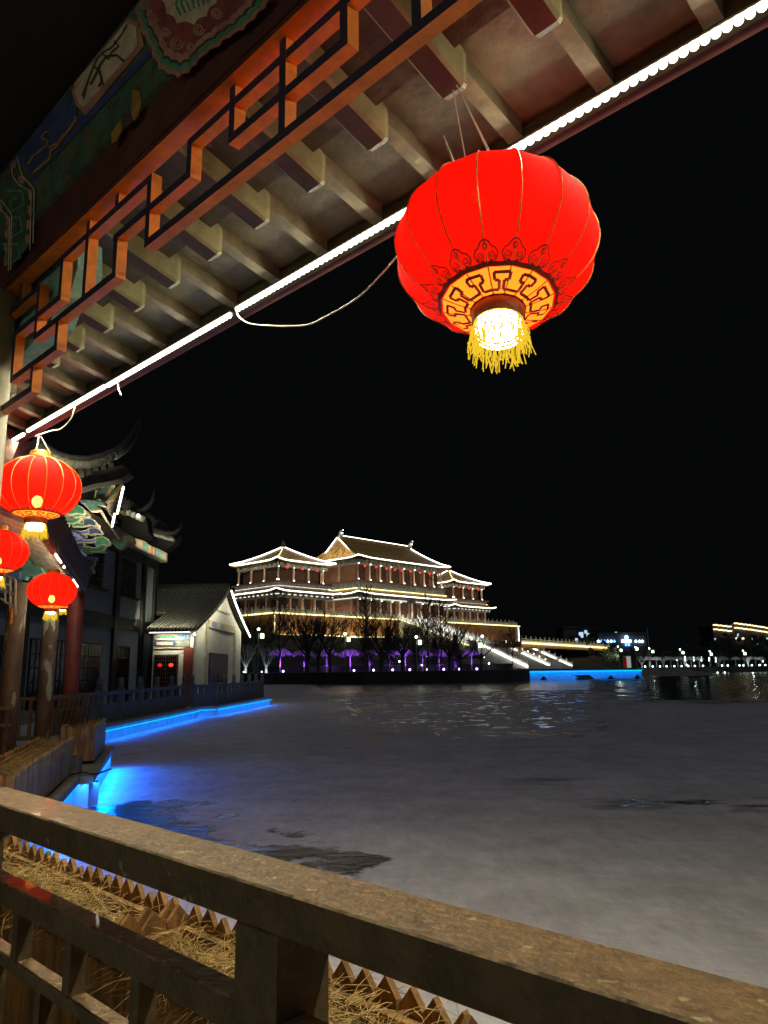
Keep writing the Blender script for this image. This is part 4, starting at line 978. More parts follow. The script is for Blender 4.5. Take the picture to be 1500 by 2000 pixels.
for x in (-9.27, ):
    mm_.prism([Vector((x - .55, 32.89, 1.47)), Vector((x - .42, 32.89, 1.58)), Vector((x + .42, 32.89, 1.58)), Vector((x + .55, 32.89, 1.47)), Vector((x + .42, 32.89, 1.36)), Vector((x - .42, 32.89, 1.36))], (0, .008, 0))
mm_.build("cartouche", m_cream, bm_)
mm_ = MB(); mm_.box(FHs, -9.65, -8.92, .112, .118, 1.42, 1.52, 0); mm_.box(FHs, -8.7, -8.6, .102, .11, 1.35, 1.59, 1); mm_.box(FHs, -8.5, -8.42, .102, .11, 1.35, 1.59, 0); mm_.build("painted_inset", [m_greenb, m_teal], bm_)
bm_ = MB().box(FHs, -9.84, -8.3, .002, .06, 1.06, 1.32).build("painted_beam", m_tgreen, hs)
mm_ = MB(); mm_.prism([Vector((x, 32.93, z)) for x, z in ((-9.9, 1.19), (-9.75, 1.3), (-8.95, 1.3), (-8.8, 1.19), (-8.95, 1.08), (-9.75, 1.08))], (0, .006, 0)); mm_.build("cartouche", m_bluep, bm_)
mm_ = MB(); mm_.prism([Vector((x, 32.925, z)) for x, z in ((-9.7, 1.14), (-9.0, 1.14), (-9.0, 1.25), (-9.7, 1.25))], (0, .004, 0)); mm_.build("cartouche", m_cream, bm_)
MB().box(FHs, -9.84, -8.45, .002, .05, .98, 1.04).build("door_frame_trim", m_cream, hs)
d_ = MB().box(FHs, -9.78, -8.75, .002, .05, -1.38, .74).build("door", m_tdoor, hs)
m_ = MB()
for x in (-9.72, -9.25): m_.box(FHs, x, x + .42, .051, .056, -.9, .66)
m_.build("pane", m_glassd, d_)
m_ = MB()
for x in (-9.72, -9.25):
    for i in range(1, 5): m_.box(FHs, x + .42 * i / 5 - .01, x + .42 * i / 5 + .01, .0565, .066, -.9, .66)
    for i in range(1, 9): m_.box(FHs, x, x + .42, .057, .0655, -.9 + 1.56 * i / 9 - .01, -.9 + 1.56 * i / 9 + .01)
m_.build("lattice", m_tdoor, d_)
for x in (-9.51, -9.04):
    m_ = MB(); m_.ball((x, 32.925, .30), .10, 0, 8, .8); m_.build("lantern_glow", emit("red_pane_glow", (1, .06, .03), .55) if x < -9.3 else e_redspot, d_)
MB().box(FHs, FX1 - .38, FX1 + .01, .002, .10, -1.39, 1.02).build("corner_post", m_columnred, hs)
FG = (Vector((FX1, 0, 0)), Vector((0, 1, 0)), Vector((-1, 0, 0)))
for a, b, z1 in ((35.1, 35.45, 2.2), (41.6, 41.95, 2.2)): MB().box(FG, a, b, -.06, -.002, -1.39, z1).build("gable_post", m_columntan, hs)
w_ = MB().box(FG, 35.9, 40.1, -.05, -.002, -.5, .86).build("window", m_tdoor, hs)
m_ = MB(); m_.box(FG, 36.0, 40.0, -.062, -.051, -.45, .80); m_.build("pane", m_glassd, w_)
m_ = MB()
for i in range(1, 12): m_.box(FG, 36 + 4 * i / 12 - .03, 36 + 4 * i / 12 + .03, -.075, -.063, -.45, .8)
m_.build("lattice", m_tdoor, w_)
bm_ = MB().box(FG, 35.5, 41.5, -.08, -.002, 2.0, 2.35).build("painted_band", m_cream, hs)
m_ = MB(); m_.box(FG, 36, 37, -.09, -.081, 2.05, 2.3, 0); m_.box(FG, 38, 38.6, -.09, -.081, 2.05, 2.3, 1); m_.build("painted_inset", [m_bluec, m_teal], bm_)
MB().box(FG, 37.2, 40.4, -.05, -.002, 2.9, 2.98).build("painted_band", m_columntan, hs)
r = thing("gable_led_line", (-7.8, 40, 2), "white LED line running down the right edge of the house gable", "LED line")
P = [Vector((-7.84, y, rz(y) + .03)) for y in (39.2, 40, 41, 42, 43, 44, 45)]
MB().tube(P, .045, 6).build("led_beads", e_led, r)
area("led_light", P[0] + Vector((.35, 0, -.1)), P[-1] + Vector((.35, 0, -.1)), .05, 34, WARM, (-1, -.3, -.6), r)
area("led_light", Vector((-7.5, 33.5, 1.6)), Vector((-7.5, 38.8, 3.6)), .05, 30, WARM, (-1, .2, -.4), r)
r = thing("eave_led_line", (-9, 32.5, 1.6), "warm LED line under the front eave of the small house", "LED line")
MB().tube([(-9.9, 32.55, 1.64), (-8.2, 32.55, 1.64)], .012, 6).build("led_beads", e_led, r)
area("led_light", Vector((-9.6, 32.5, 1.60)), Vector((-8.1, 32.5, 1.60)), .04, 9, WARM, (.1, .7, -.6), r, 1.5)
area("led_light", Vector((-10.6, 32.1, 1.98)), Vector((-8.0, 32.1, 1.98)), .04, 34, WARM, (0, 1, .3), r, 1.7)  # lamp added in front of the eave to brighten the roof ribs
m_ = MB(); m_.ball((-8.0, 32.5, 1.55), .06); m_.build("spot_lamp", e_led, r)
m_ = MB(); m_.box(WORLD, -16, -8.1, 31.5, 45, -1.42, -1.398)

# ================================================================ FAR SHORE
ORD = ["first", "second", "third", "fourth", "fifth", "sixth", "seventh", "eighth", "ninth", "tenth", "eleventh", "twelfth", "thirteenth", "fourteenth", "fifteenth", "sixteenth", "seventeenth", "eighteenth"]
GZ = -.25
shore = [(-80, 112), (-30, 106), (-15, 103.5), (-3, 97), (9, 95.5), (16, 98), (20.5, 112), (21.3, 122), (40, 125), (44, 150), (58, 205), (120, 222), (280, 228), (280, 420), (-120, 420), (-120, 112)]
mb = MB(); mb.prism([Vector((x, y, WZ - .4)) for x, y in shore], (0, 0, GZ - WZ + .4))
tag(mb.build("ground", m_ground), "dark lakeside ground along the far shore", kind="structure")
a43 = math.radians(43.5); TO = ray(542, 1090) * 185; TO = Vector((TO.x, TO.y, 0))
e1 = Vector((sin(a43), cos(a43), 0)); e2 = Vector((-cos(a43), sin(a43), 0)); TF = (TO, e1, e2)
def tp(u, v, z): return fp(TF, u, v, z)
def hill(i, j):
    u = -90 + 230 * i; v = -50 + 110 * j
    t = max(0, min(1, (v + 46) / 41)); h = GZ - .1 + (8.3 - GZ) * (t * t * (3 - 2 * t))
    e = max(0, min(1, (u + 60) / 40)) * max(0, min(1, (128 - u) / 26)); e = e * e * (3 - 2 * e)
    n_ = sin(u * .31 + v * .2) * .25 + sin(u * .13 - v * .37) * .3
    return tp(u, v, GZ - .1 + (h - GZ + .1) * e + (n_ * .5 if 0 < t < 1 else 0) * e)
mb = MB(); mb.grid(hill, 60, 30); tag(mb.build("hill", m_ground, recalc=False), "dark planted slope rising to the temple platform", kind="structure")

# stone platform
pf = thing("stone_platform", tp(48, 20, 8), "tall brick platform edged with yellow light lines under the illuminated temple", "platform")
MB().box(TF, -2.5, 98, -2.5, 45, 7.0, 13.2).build("brick_wall", m_brick, pf)
MB().box(TF, -2.9, 98.4, -2.9, 45.4, 13.2, 13.6).build("cornice", m_marble, pf)
def rail_t(parent, pts, step=2.2, h=1.1, m=None, lit=None, rr_=.13):
    m = m or m_marble; mm = MB()
    for a, b in zip(pts[:-1], pts[1:]):
        a = Vector(a); b = Vector(b); n_ = max(1, int((b - a).length / step)); U = Vector((0, 0, 1))
        for k in range(n_ + 1):
            p = a.lerp(b, k / n_); mm.beam(p, p + U * (h + .55), .28, .28)
        mm.beam(a + U * h * .85, b + U * h * .85, .16, .18); mm.beam(a + U * h * .35, b + U * h * .35, .12, h * .5)
    o_ = mm.build("balustrade", m, parent)
    if lit is not None:
        for a, b in zip(pts[:-1], pts[1:]): MB().tube([Vector(a) + Vector((0, 0, .05)), Vector(b) + Vector((0, 0, .05))], rr_, 5).build("led_line", lit, o_)
rail_t(pf, [tp(-2.6, 44, 13.6), tp(-2.6, -2.6, 13.6), tp(39.8, -2.6, 13.6)])
rail_t(pf, [tp(52.2, -2.6, 13.6), tp(98, -2.6, 13.6), tp(98, 30, 13.6)])
def tl(parent, pts, m, r=.14, nm="led_line"):
    for a, b in zip(pts[:-1], pts[1:]): MB().tube([a, b], r, 5).build(nm, m, parent)
tl(pf, [tp(-3.1, 40, 13.4), tp(-3.1, -3.1, 13.4), tp(39, -3.1, 13.4)], e_ty, .17)
tl(pf, [tp(52, -3.1, 13.4), tp(98.6, -3.1, 13.4), tp(98.6, 20, 13.4)], e_ty, .14)
tl(pf, [tp(-2.7, -2.7, 8.2), tp(-2.7, -2.7, 13)], e_ty, .12); tl(pf, [tp(98.3, -2.7, 8.2), tp(98.3, -2.7, 13)], e_tl, .13)
tl(pf, [tp(-2, -3.2, 8.35), tp(8, -3.2, 8.3)], e_ty, .10); tl(pf, [tp(8, -3.3, 8.3), tp(39, -3.3, 8.3)], e_ty, .26)
area("platform_light", tp(0, -4.0, 8.2), tp(39, -4.0, 8.2), .3, 700, (1, .72, .36), e2 * 1 + Vector((0, 0, .9)), pf)
area("platform_light", tp(0, -3.9, 13.0), tp(39, -3.9, 13.0), .2, 90, (1, .8, .4), e2 * 1 + Vector((0, 0, -.9)), pf)
area("platform_light", tp(56, -4.0, 8.2), tp(98, -4.0, 8.2), .3, 260, (1, .68, .34), e2 * 1 + Vector((0, 0, .9)), pf)
m_ = MB()
for k in range(9): m_.box(TF, 3 + k * 4, 3.7 + k * 4, -2.56, -2.5, 9.6, 10.9)
m_.build("slit_window", m_tdoor, pf)

def roofgrid(mb, ea, eb, ra, rb, ze, zr, nu=14, nv=5, lift=.55):
    ea, eb, ra, rb = (Vector((p[0], p[1], 0)) for p in (ea, eb, ra, rb))
    def fn(i, j):
        e = ea.lerp(eb, i); r_ = ra.lerp(rb, i); q = e.lerp(r_, j)
        z = ze + (zr - ze) * (j ** 1.22) + lift * (abs(2 * i - 1) ** 7) * (1 - j) ** 2
        return tp(q.x, q.y, z)
    mb.grid(fn, nu, nv, th=.25)
    return fn
def outline(parent, fn, what, m=None, r=.14):
    m = m or e_tl
    if what == 'e': tl(parent, [fn(i / 8, 0) + Vector((0, 0, .1)) for i in range(9)], m, r)
    if what == '0': tl(parent, [fn(0, j / 4) + Vector((0, 0, .15)) for j in range(5)], m, r)
    if what == '1': tl(parent, [fn(1, j / 4) + Vector((0, 0, .15)) for j in range(5)], m, r)
def storey(parent, u0, u1, v0, v1, z0, z1, wallm, us, vs, side, front_doors=True, colm=None, ch=None):
    MB().box(TF, u0 + 1.4, u1 - 1.4, v0 + 1.4, v1 - 1.4, z0, z1).build("wall", wallm, parent)
    MB().box(TF, u0 - .15, u1 + .15, v0 - .15, v1 + .15, z1 - 1.2, z1).build("bracket_frieze", m_tgreen, parent)
    n_ = int((u1 - u0) / 1.8)
    for i in range(n_): MB().box(TF, u0 + 1.8 * i + .3, u0 + 1.8 * i + 1.1, v0 - .5, v0 - .16, z1 - .8, z1 - .03).build("bracket_set", m_tgreen2, parent)
    n_ = int((v1 - v0) / 1.8)
    for i in range(n_): MB().box(TF, u0 - .5, u0 - .16, v0 + 1.8 * i + .3, v0 + 1.8 * i + 1.1, z1 - .8, z1 - .03).build("bracket_set", m_tgreen2, parent)
    for u in us:
        MB().tube([tp(u, v0 + .3, z0), tp(u, v0 + .3, z1 - 1.1)], .27, 8).build("column", m_tcol, parent)
    for v in vs:
        MB().tube([tp(u0 + .3, v, z0), tp(u0 + .3, v, z1 - 1.1)], .27, 8).build("column", m_tcol, parent)
    if front_doors:
        for a, b in zip(us[:-1], us[1:]):
            if b - a > 2: MB().box(TF, a + .5, b - .5, v0 + 1.33, v0 + 1.42, z0 + .1, z1 - 1.3).build("door_screen", m_tdoor, parent)
    if side:
        for a, b in zip(vs[:-1], vs[1:]):
            if b - a > 2: MB().box(TF, u0 + 1.33, u0 + 1.42, a + .5, b - .5, z0 + .1, z1 - 1.9).build("door_screen", m_tdoor, parent)
def rows(a, b, n_): return [a + (b - a) * i / (n_ - 1) for i in range(n_)]
def updots(parent, us, v, z, along='u', u_=0):
    m = MB()
    for u in us: m.ball(tp(u, v, z) if along == 'u' else tp(u_, u, z), .17, 0, 6)
    m.build("column_glow_dot", e_tl, parent)  # dots at column tops are bright capitals put in as glow
def pavilion(u0, v0, label, zoff=0., right=False):
    r = thing("side_pavilion", tp(u0 + 9.5, v0 + 9.5, 13.7), label, "pavilion", "side pavilions of the temple")
    W_ = 19.0; z = lambda q: q + zoff
    cu = [u0 + q for q in rows(1.3, 15.9, 4)]; cv = [v0 + q for q in rows(1.3, 17.4, 4)]
    storey(r, u0 + 1.0, u0 + 17, v0 + 1.0, v0 + 17.6, z(21.6), z(26.4), m_tdoor, cu, cv, True)
    MB().box(TF, u0 - .1, u0 + 18, v0 - .1, v0 + 18.5, z(21.15), z(21.6)).build("balcony_floor", m_tred, r)
    MB().box(TF, u0 + .6, u0 + 17.4, v0 + .6, v0 + 18, z(20.3), z(21.15)).build("bracket_frieze", m_tgreen, r)
    mb = MB(); c = (u0 + 9, v0 + 9); E_ = [(u0 - .6, v0 - .6), (u0 + 18.9, v0 - .6), (u0 + 18.9, v0 + 19), (u0 - .6, v0 + 19)]
    f = []
    for k in range(4): f.append(roofgrid(mb, E_[k], E_[(k + 1) % 4], c, c, z(26.5), z(31.6)))
    mb.build("roof", m_glaze, r)
    outline(r, f[0], 'e'); outline(r, f[3], 'e'); outline(r, f[0], '0', e_ty, .10); outline(r, f[0], '1'); outline(r, f[3], '0')
    m_ = MB(); m_.lathe(tp(c[0], c[1], z(31.5)), [(.5, 0), (.7, .3), (.4, .6), (.45, 1.2), (.3, 1.9), (.02, 2.1)], 8, cap=True); m_.build("roof_finial", m_tdoor, r)
    # lower skirt roof
    mb = MB(); q = 1.9; E2_ = [(u0 - 1.2, v0 - 1.2), (u0 + 20.2, v0 - 1.2), (u0 + 20.2, v0 + 20.5), (u0 - 1.2, v0 + 20.5)]
    I2 = [(u0 + .9, v0 + .9), (u0 + 18, v0 + .9), (u0 + 18, v0 + 18.5), (u0 + .9, v0 + 18.5)]; f = []
    for k in (0, 3) + ((1,) if right else ()): f.append(roofgrid(mb, E2_[k], E2_[(k + 1) % 4], I2[k], I2[(k + 1) % 4], z(18.95), z(20.35), 12, 2, .45))
    mb.build("skirt_roof", m_glaze, r)
    outline(r, f[0], 'e'); outline(r, f[1], 'e')
    tl(r, [tp(u0 + .7, v0 + 18, z(20.4)), tp(u0 + .7, v0 + .7, z(20.4)), tp(u0 + 18, v0 + .7, z(20.4))], e_tl if not right else e_ty, .11)
    cu2 = [u0 + q_ for q_ in rows(.8, 16.6, 5)]; cv2 = [v0 + q_ for q_ in rows(.8, 17.6, 5)]
    storey(r, u0 + .4, u0 + 18.5, v0 + .4, v0 + 18.6, 13.6, z(18.9), m_tred if not right else m_tred, cu2, cv2, True)
    tl(r, [tp(u0, v0 + 18, z(18.3)), tp(u0, v0, z(18.3)), tp(u0 + 18.4, v0, z(18.3))], e_tld, .1); updots(r, cu, v0 + 1.0, z(21.9)); updots(r, cu, v0 + 1.0, z(25.2)); updots(r, cv, 0, z(21.9), 'v', u0 + 1.0)
    for zz, p_ in ((z(21.8), 130), (14.0, 170)):
        area("eave_light", tp(u0 + .5, v0 - .3, zz), tp(u0 + 17.5, v0 - .3, zz), .15, p_, (1, .8, .55), e2 * .45 + Vector((0, 0, 1)), r)
        area("eave_light", tp(u0 - .3, v0 + .5, zz), tp(u0 - .3, v0 + 17.5, zz), .15, p_ * (.8 if zz > 18 else .25), (1, .8, .55), e1 * .45 + Vector((0, 0, 1)), r)
    area("roof_light", tp(u0, v0 - 3, z(27)), tp(u0 + 18, v0 - 3, z(27)), .3, 300, (1, .8, .5), e2 * 1 + Vector((0, 0, .1)), r, 2.4)
    area("roof_light", tp(u0 - 3, v0, z(27)), tp(u0 - 3, v0 + 18, z(27)), .3, 240, (1, .8, .5), e1 * 1 + Vector((0, 0, .1)), r, 2.4)
    return r
pavilion(0, 0, "left square pavilion of the temple with pyramid roof outlined in white lights")
pavilion(70.3, 1.5, "right square pavilion of the temple partly behind the main hall, roof outlined in lights", -.1, True)
# main hall
mh = thing("main_hall", tp(44.5, 8, 13.7), "large central temple hall with golden hip and gable roof outlined in white lights", "hall")
cu = [27.2, 31.8, 35.9, 40.0, 45.4, 50, 54.4, 58.6, 62.3]; cv = [.0, 7.2, 14.5]
storey(mh, 26.9, 62.6, -.3, 16.6, 23.6, 29.3, m_tred, cu, cv, False, True)
MB().box(TF, 26, 63.5, -1.1, 17.5, 23.15, 23.6).build("balcony_floor", m_tred, mh)
MB().box(TF, 26.5, 63, -.7, 17, 21.3, 23.15).build("bracket_frieze", m_tgreen, mh)
mb = MB()
f0 = roofgrid(mb, (25.2, -2.2), (64.4, -2.2), (28.4, 8), (57.5, 8), 29.5, 36.1, 20, 7, .5)
f1 = roofgrid(mb, (64.4, -2.2), (64.4, 18.2), (57.5, 8), (57.5, 8), 29.5, 36.1, 8, 6, .5)
f2 = roofgrid(mb, (64.4, 18.2), (25.2, 18.2), (57.5, 8), (28.4, 8), 29.5, 36.1, 14, 6, .5)
f3 = roofgrid(mb, (25.2, 18.2), (25.2, -2.2), (27.4, 15.4), (27.4, .4), 29.5, 30.4, 8, 2, .4)
mb.build("roof", m_glaze, mh)
mb = MB(); mb.prism([tp(27.4, .6, 30.3), tp(27.4, 4, 32.6), tp(27.4, 8, 35.7), tp(27.4, 12, 32.6), tp(27.4, 15.4, 30.3)], e1 * .3); mb.build("gable", m_glaze, mh)
mb = MB()
for k in range(7):
    a = R.uniform(2.5, 12.5)
    mb.tube([tp(27.3, 8 + (1 - abs(2 * i / 8 - 1)) * .9 * cos(i * 2.1 + k) + (k - 3) * 1.3 * (.5 + .5 * (k % 2)), 31.2 + (k % 3) * .9 + .4 * sin(i * 1.7 + k)) for i in range(9)], .09, 4)
mb.build("gable_relief", m_gold, mh)
tl(mh, [tp(27.2, -.2, 30.3), tp(27.2, 3.8, 32.7), tp(27.2, 8, 36.1), tp(27.2, 12.2, 32.8), tp(27.2, 16.8, 30.4)], e_tl, .15)
outline(mh, f0, 'e'); outline(mh, f3, 'e'); outline(mh, f0, '1')
tl(mh, [tp(29.5, 8, 36.8), tp(56.5, 8, 36.8)], e_tl, .16)
MB().box(TF, 28.2, 57.8, 7.7, 8.3, 35.9, 36.7).build("ridge", m_glaze, mh)
for u in (28.4, 57.6):
    m_ = MB(); m_.prism([tp(u - .6, 7.8, 35.9), tp(u + .6, 7.8, 35.9), tp(u + .7, 7.8, 37.2), tp(u + .2, 7.8, 37.6), tp(u + .5, 7.8, 38.4), tp(u, 7.8, 38.2), tp(u - .5, 7.8, 37.5)], e2 * .4); m_.build("ridge_ornament", m_marble, mh)
    m_ = MB(); m_.ball(tp(u, 7.2, 37.4), .22, 0, 6); m_.ball(tp(u + .3, 7.2, 38.3), .14, 0, 6); m_.build("led_line", e_tl, mh)
mb = MB(); E2_ = [(24.3, -3.2), (65.4, -3.2), (65.4, 19), (24.3, 19)]; I2 = [(26.4, -.9), (63.2, -.9), (63.2, 17), (26.4, 17)]; f = []
for k in (0, 1, 3): f.append(roofgrid(mb, E2_[k], E2_[(k + 1) % 4], I2[k], I2[(k + 1) % 4], 19.75, 21.2, 14, 2, .45))
mb.build("skirt_roof", m_glaze, mh)
outline(mh, f[0], 'e'); outline(mh, f[2], 'e')
tl(mh, [tp(26.2, 10, 21.35), tp(26.2, -1.1, 21.35), tp(63.4, -1.1, 21.35)], e_ty, .12)
cu2 = [26.2, 30.5, 34.6, 38.8, 42.3, 47.6, 51.5, 55.4, 59.5, 63.4]
storey(mh, 25.6, 64, -1.5, 17, 13.6, 19.7, m_tred, cu2, [1, 8, 15], False, True)
updots(mh, cu, -.5, 23.9); updots(mh, cu, -.5, 28.1); updots(mh, cu2, -1.9, 18.3); tl(mh, [tp(25.3, 16, 18.7), tp(25.3, -1.9, 18.7), tp(64.2, -1.9, 18.7)], e_tld, .1); updots(mh, [27, 29, 33, 37, 44.8, 49.5, 53.4, 57.5, 61.5], -1.9, 14.2)
for zz, p_, v_ in ((23.8, 330, -1.0), (14.0, 430, -2.4)):
    area("eave_light", tp(26, v_, zz), tp(63, v_, zz), .15, p_, (1, .8, .55), e2 * .45 + Vector((0, 0, 1)), mh)
    area("eave_light", tp(26 - .9, 0, zz), tp(26 - .9, 16, zz), .15, p_ * .5, (1, .8, .55), e1 * .5 + Vector((0, 0, 1)), mh)
area("roof_light", tp(24, 2, 30.5), tp(24, 14, 30.5), .3, 160, (1, .8, .5), e1 + Vector((0, 0, .25)), mh, 2.2)
area("roof_light", tp(28, -6, 29.5), tp(62, -6, 29.5), .3, 160, (1, .8, .5), e2 + Vector((0, 0, .2)), mh, 2.2)
m_ = MB(); m_.box(TF, 43.4, 46.8, -3.3, -3.1, 18.0, 19.5); sg = m_.build("name_board", m_bluep, mh)
m_ = MB()
for k in range(4): m_.box(TF, 43.65 + k * .78, 44.2 + k * .78, -3.36, -3.31, 18.35, 18.5); m_.box(TF, 43.85 + k * .78, 44.0 + k * .78, -3.37, -3.315, 18.2, 19.2); m_.box(TF, 43.65 + k * .78, 44.2 + k * .78, -3.36, -3.31, 18.9, 19.05)
m_.build("board_lettering", m_gold, sg)
LT = "tiny red lanterns along the temple eaves"
i_ = 0
for nm, lst, v_, z_ in (("the main hall", [29.4, 33.8, 37.9, 41.4, 44.3, 47.9, 52.1, 56.4, 60.4], -.6, 27.5), ("the left pavilion", [3.7, 8.6, 13.4], .7, 25.0), ("the right pavilion", [74, 79, 83.8], 2.2, 24.9)):
    for k, u in enumerate(lst):
        t = thing("small_lantern", tp(u, v_, z_), "tiny red lantern, %s from the left under the upper eave of %s" % (ORD[k], nm), "lantern", LT)
        m_ = MB(); m_.ball(tp(u, v_, z_), .34, 0, 8, .85); m_.build("shade", e_redspot, t); m_ = MB(); m_.tube([tp(u, v_, z_ + .25), tp(u, v_, z_ + 1.3)], .03, 4); m_.build("cord", m_timber, t)

# grand staircase
stt = thing("grand_staircase", tp(46, -20, 0), "white lit grand staircase descending from the temple platform to the lakeside", "staircase")
def flight(u0, u1, v0, z0, v1, z1, n_):
    P = []
    for k in range(n_):
        va = v0 + (v1 - v0) * k / n_; vb = v0 + (v1 - v0) * (k + 1) / n_; za = z0 + (z1 - z0) * k / n_
        P += [tp(u0, va, za), tp(u0, vb, za)]
    P += [tp(u0, v1, z1 - 1.5), tp(u0, v0, z1 - 1.5)]
    m_ = MB(); m_.prism(P, e1 * (u1 - u0)); m_.build("flight", m_marble, stt)
flight(40, 52, -2.9, 13.6, -27, 5.6, 40); MB().box(TF, 38, 62, -31, -27, 3.5, 5.6).build("landing", m_marble, stt); flight(40, 60, -31, 5.6, -44, .2, 26)
rail_t(stt, [tp(40, -2.9, 13.6), tp(40, -27, 5.6)], 1.6, .9, lit=e_ty, rr_=.16)
rail_t(stt, [tp(44, -2.9, 13.6), tp(44, -27, 5.6)], 1.6, .9); rail_t(stt, [tp(48, -2.9, 13.6), tp(48, -27, 5.6)], 1.6, .9)
rail_t(stt, [tp(52, -2.9, 13.6), tp(52, -27, 5.6)], 1.6, .9)
for k, u in enumerate((40, 50, 60)): rail_t(stt, [tp(u, -31, 5.6), tp(u, -44, .2)], 1.7, .9)
for u, vs in ((40, ((-31, -44),)), (50, ((-30.5, -34.5), (-36, -43.5))), (60, ((-30, -34), (-35.3, -39.5), (-40.5, -44)))):
    for a, b in vs: tl(stt, [tp(u - .35, a, 5.6 + (a + 31) * .415 + .1), tp(u - .35, b, 5.6 + (b + 31) * .415 + .1)], e_tl, .2)
area("stair_light", tp(39.2, -3.5, 14.3), tp(39.2, -26.5, 6.6), .3, 260, (1, .95, .8), e1 + Vector((0, 0, .2)), stt)
area("stair_light", tp(46, -3.5, 15.5), tp(46, -26.5, 7.5), .3, 1900, (1, .97, .9), (0, 0, -1), stt)
area("stair_light", tp(50, -31, 7), tp(50, -43, 2), .3, 160, (1, .97, .85), (0, 0, -1), stt)
# lower terrace
tA, tB = onz(1018, 1255.5, 6.0), onz(1190, 1266, 6.0); td = (tB - tA).normalized(); tn = Vector((-td.y, td.x, 0))
if tn.y < 0: tn = -tn
tr = thing("lower_terrace", tA.lerp(tB, .5), "long low terrace wall with yellow light line and pale posts right of the stairs", "terrace")
m_ = MB(); m_.prism([tA + Vector((0, 0, -1)), tB + Vector((0, 0, -1)), tB + tn * 22 + Vector((0, 0, -1)), tA + tn * 22 + Vector((0, 0, -1))], (0, 0, 1)); m_.build("terrace_wall", m_brick, tr)
rail_t(tr, [tA, tB], 3.3, 1.2); tl(tr, [tA - tn * .3 + Vector((0, 0, .0)), tB - tn * .3 + Vector((0, 0, .0))], e_ty, .2)
area("terrace_light", tA - tn * 1.2 + Vector((0, 0, .1)), tB - tn * 1.2 + Vector((0, 0, .1)), .2, 110, (1, .8, .35), tn + Vector((0, 0, .5)), tr)
# blue lit quay wall across the lake
bw = thing("blue_lit_wall", (31, 122, WZ), "bright blue lit quay wall across the lake below the terrace", "quay wall")
m_ = MB(); m_.prism([Vector((21.6, 121.2, WZ - .2)), Vector((39.6, 121.6, WZ - .2)), Vector((40.2, 124.5, WZ - .2)), Vector((21.2, 122.5, WZ - .2))], (0, 0, 1.45)); m_.build("wall_face", m_pool, bw)
m_ = MB(); m_.prism([Vector((21.4, 120.9, -.52)), Vector((39.9, 121.3, -.52)), Vector((40.2, 124.8, -.52)), Vector((21.2, 122.8, -.52))], (0, 0, .12)); m_.build("coping", m_slab, bw)
MB().tube([(21.6, 121.0, -.6), (39.6, 121.4, -.6)], .07, 6).build("led_strip", e_blue, bw)
area("blue_strip_light", Vector((21.6, 120.3, -.6)), Vector((39.6, 120.7, -.6)), .15, 170, (.0, .24, 1), (0, 1, -.7), bw)
bt = thing("moored_raft", (29.6, 118, WZ), "small dark roofed raft on the ice in front of the blue lit wall", "raft")
m_ = MB(); m_.box(WORLD, 28.6, 31.0, 117.4, 118.6, WZ + .0, WZ + .22); m_.build("hull", m_timber, bt)
m_ = MB(); m_.prism([(28.3, 117.5, WZ + .55), (30.4, 117.5, WZ + .62), (30.9, 117.5, WZ + .25), (29, 117.5, WZ + .25)], (0, 1, 0)); m_.build("cabin_roof", m_timber, bt)
for k, (px, lb_) in enumerate(((1062, "dark fountain float nearest the left end of the blue lit wall"), (1193, "dark fountain float right of the raft before the blue wall"), (1245, "dark fountain float near the right end of the blue wall"))):
    q = pt(px, 1325, 118); q.z = WZ; m_ = MB(); m_.lathe(q, [(.5, .0), (.55, .12), (.3, .2), (.2, .45), (.02, .5)], 10, cap=True); tag(m_.build("fountain_float", m_timber), lb_, "float", "fountain floats")
# low stone wall behind the near far shore
lw = MB(); 
for a, b in ((470, 545), (545, 1000)):
    A_, B_ = pt(a, 1300, 128), pt(b, 1302, 128); lw.prism([Vector((A_.x, 128, GZ)), Vector((B_.x, 128, GZ)), Vector((B_.x, 128, GZ + .85)), Vector((A_.x, 128, GZ + .85))], (0, .4, 0)); lw.box(WORLD, A_.x, B_.x, 127.9, 128.5, GZ + .85, GZ + 1.0)
tag(lw.build("low_stone_wall", m_dkbld), "low grey stone wall behind the row of purple lit trees", "wall")

# ---------------------------------------------------------------- trees
def grow(mb, p, d, L_, r_, lev, rnd, spread=.55, up=.12, nseg=3, kids=3, minr=.02, sides=4, ln=.72):
    pts = [p]; q = p.copy(); dd = d.copy()
    for i in range(nseg):
        dd = (dd + Vector((rnd.uniform(-.14, .14), rnd.uniform(-.14, .14), rnd.uniform(-.05, .1) + up * .5))).normalized(); q = q + dd * (L_ / nseg); pts.append(q.copy())
    mb.tube(pts, r_, sides, 0, max(minr, r_ * .6), cap=False)
    if lev <= 0: return
    for k in range(kids + (rnd.random() < .5)):
        t = rnd.uniform(.35, 1) if k else 1; i = min(nseg, max(1, int(t * nseg + .5))); a = rnd.uniform(0, 2 * pi)
        sd = Vector((cos(a), sin(a), rnd.uniform(-.1, .5))) * spread * rnd.uniform(.6, 1.3)
        grow(mb, pts[i], (dd + sd).normalized(), L_ * ln * rnd.uniform(.75, 1.1), max(minr, r_ * .58), lev - 1, rnd, spread, up, 3 if lev > 2 else 2, kids, minr, 3 if lev < 3 else sides, ln)
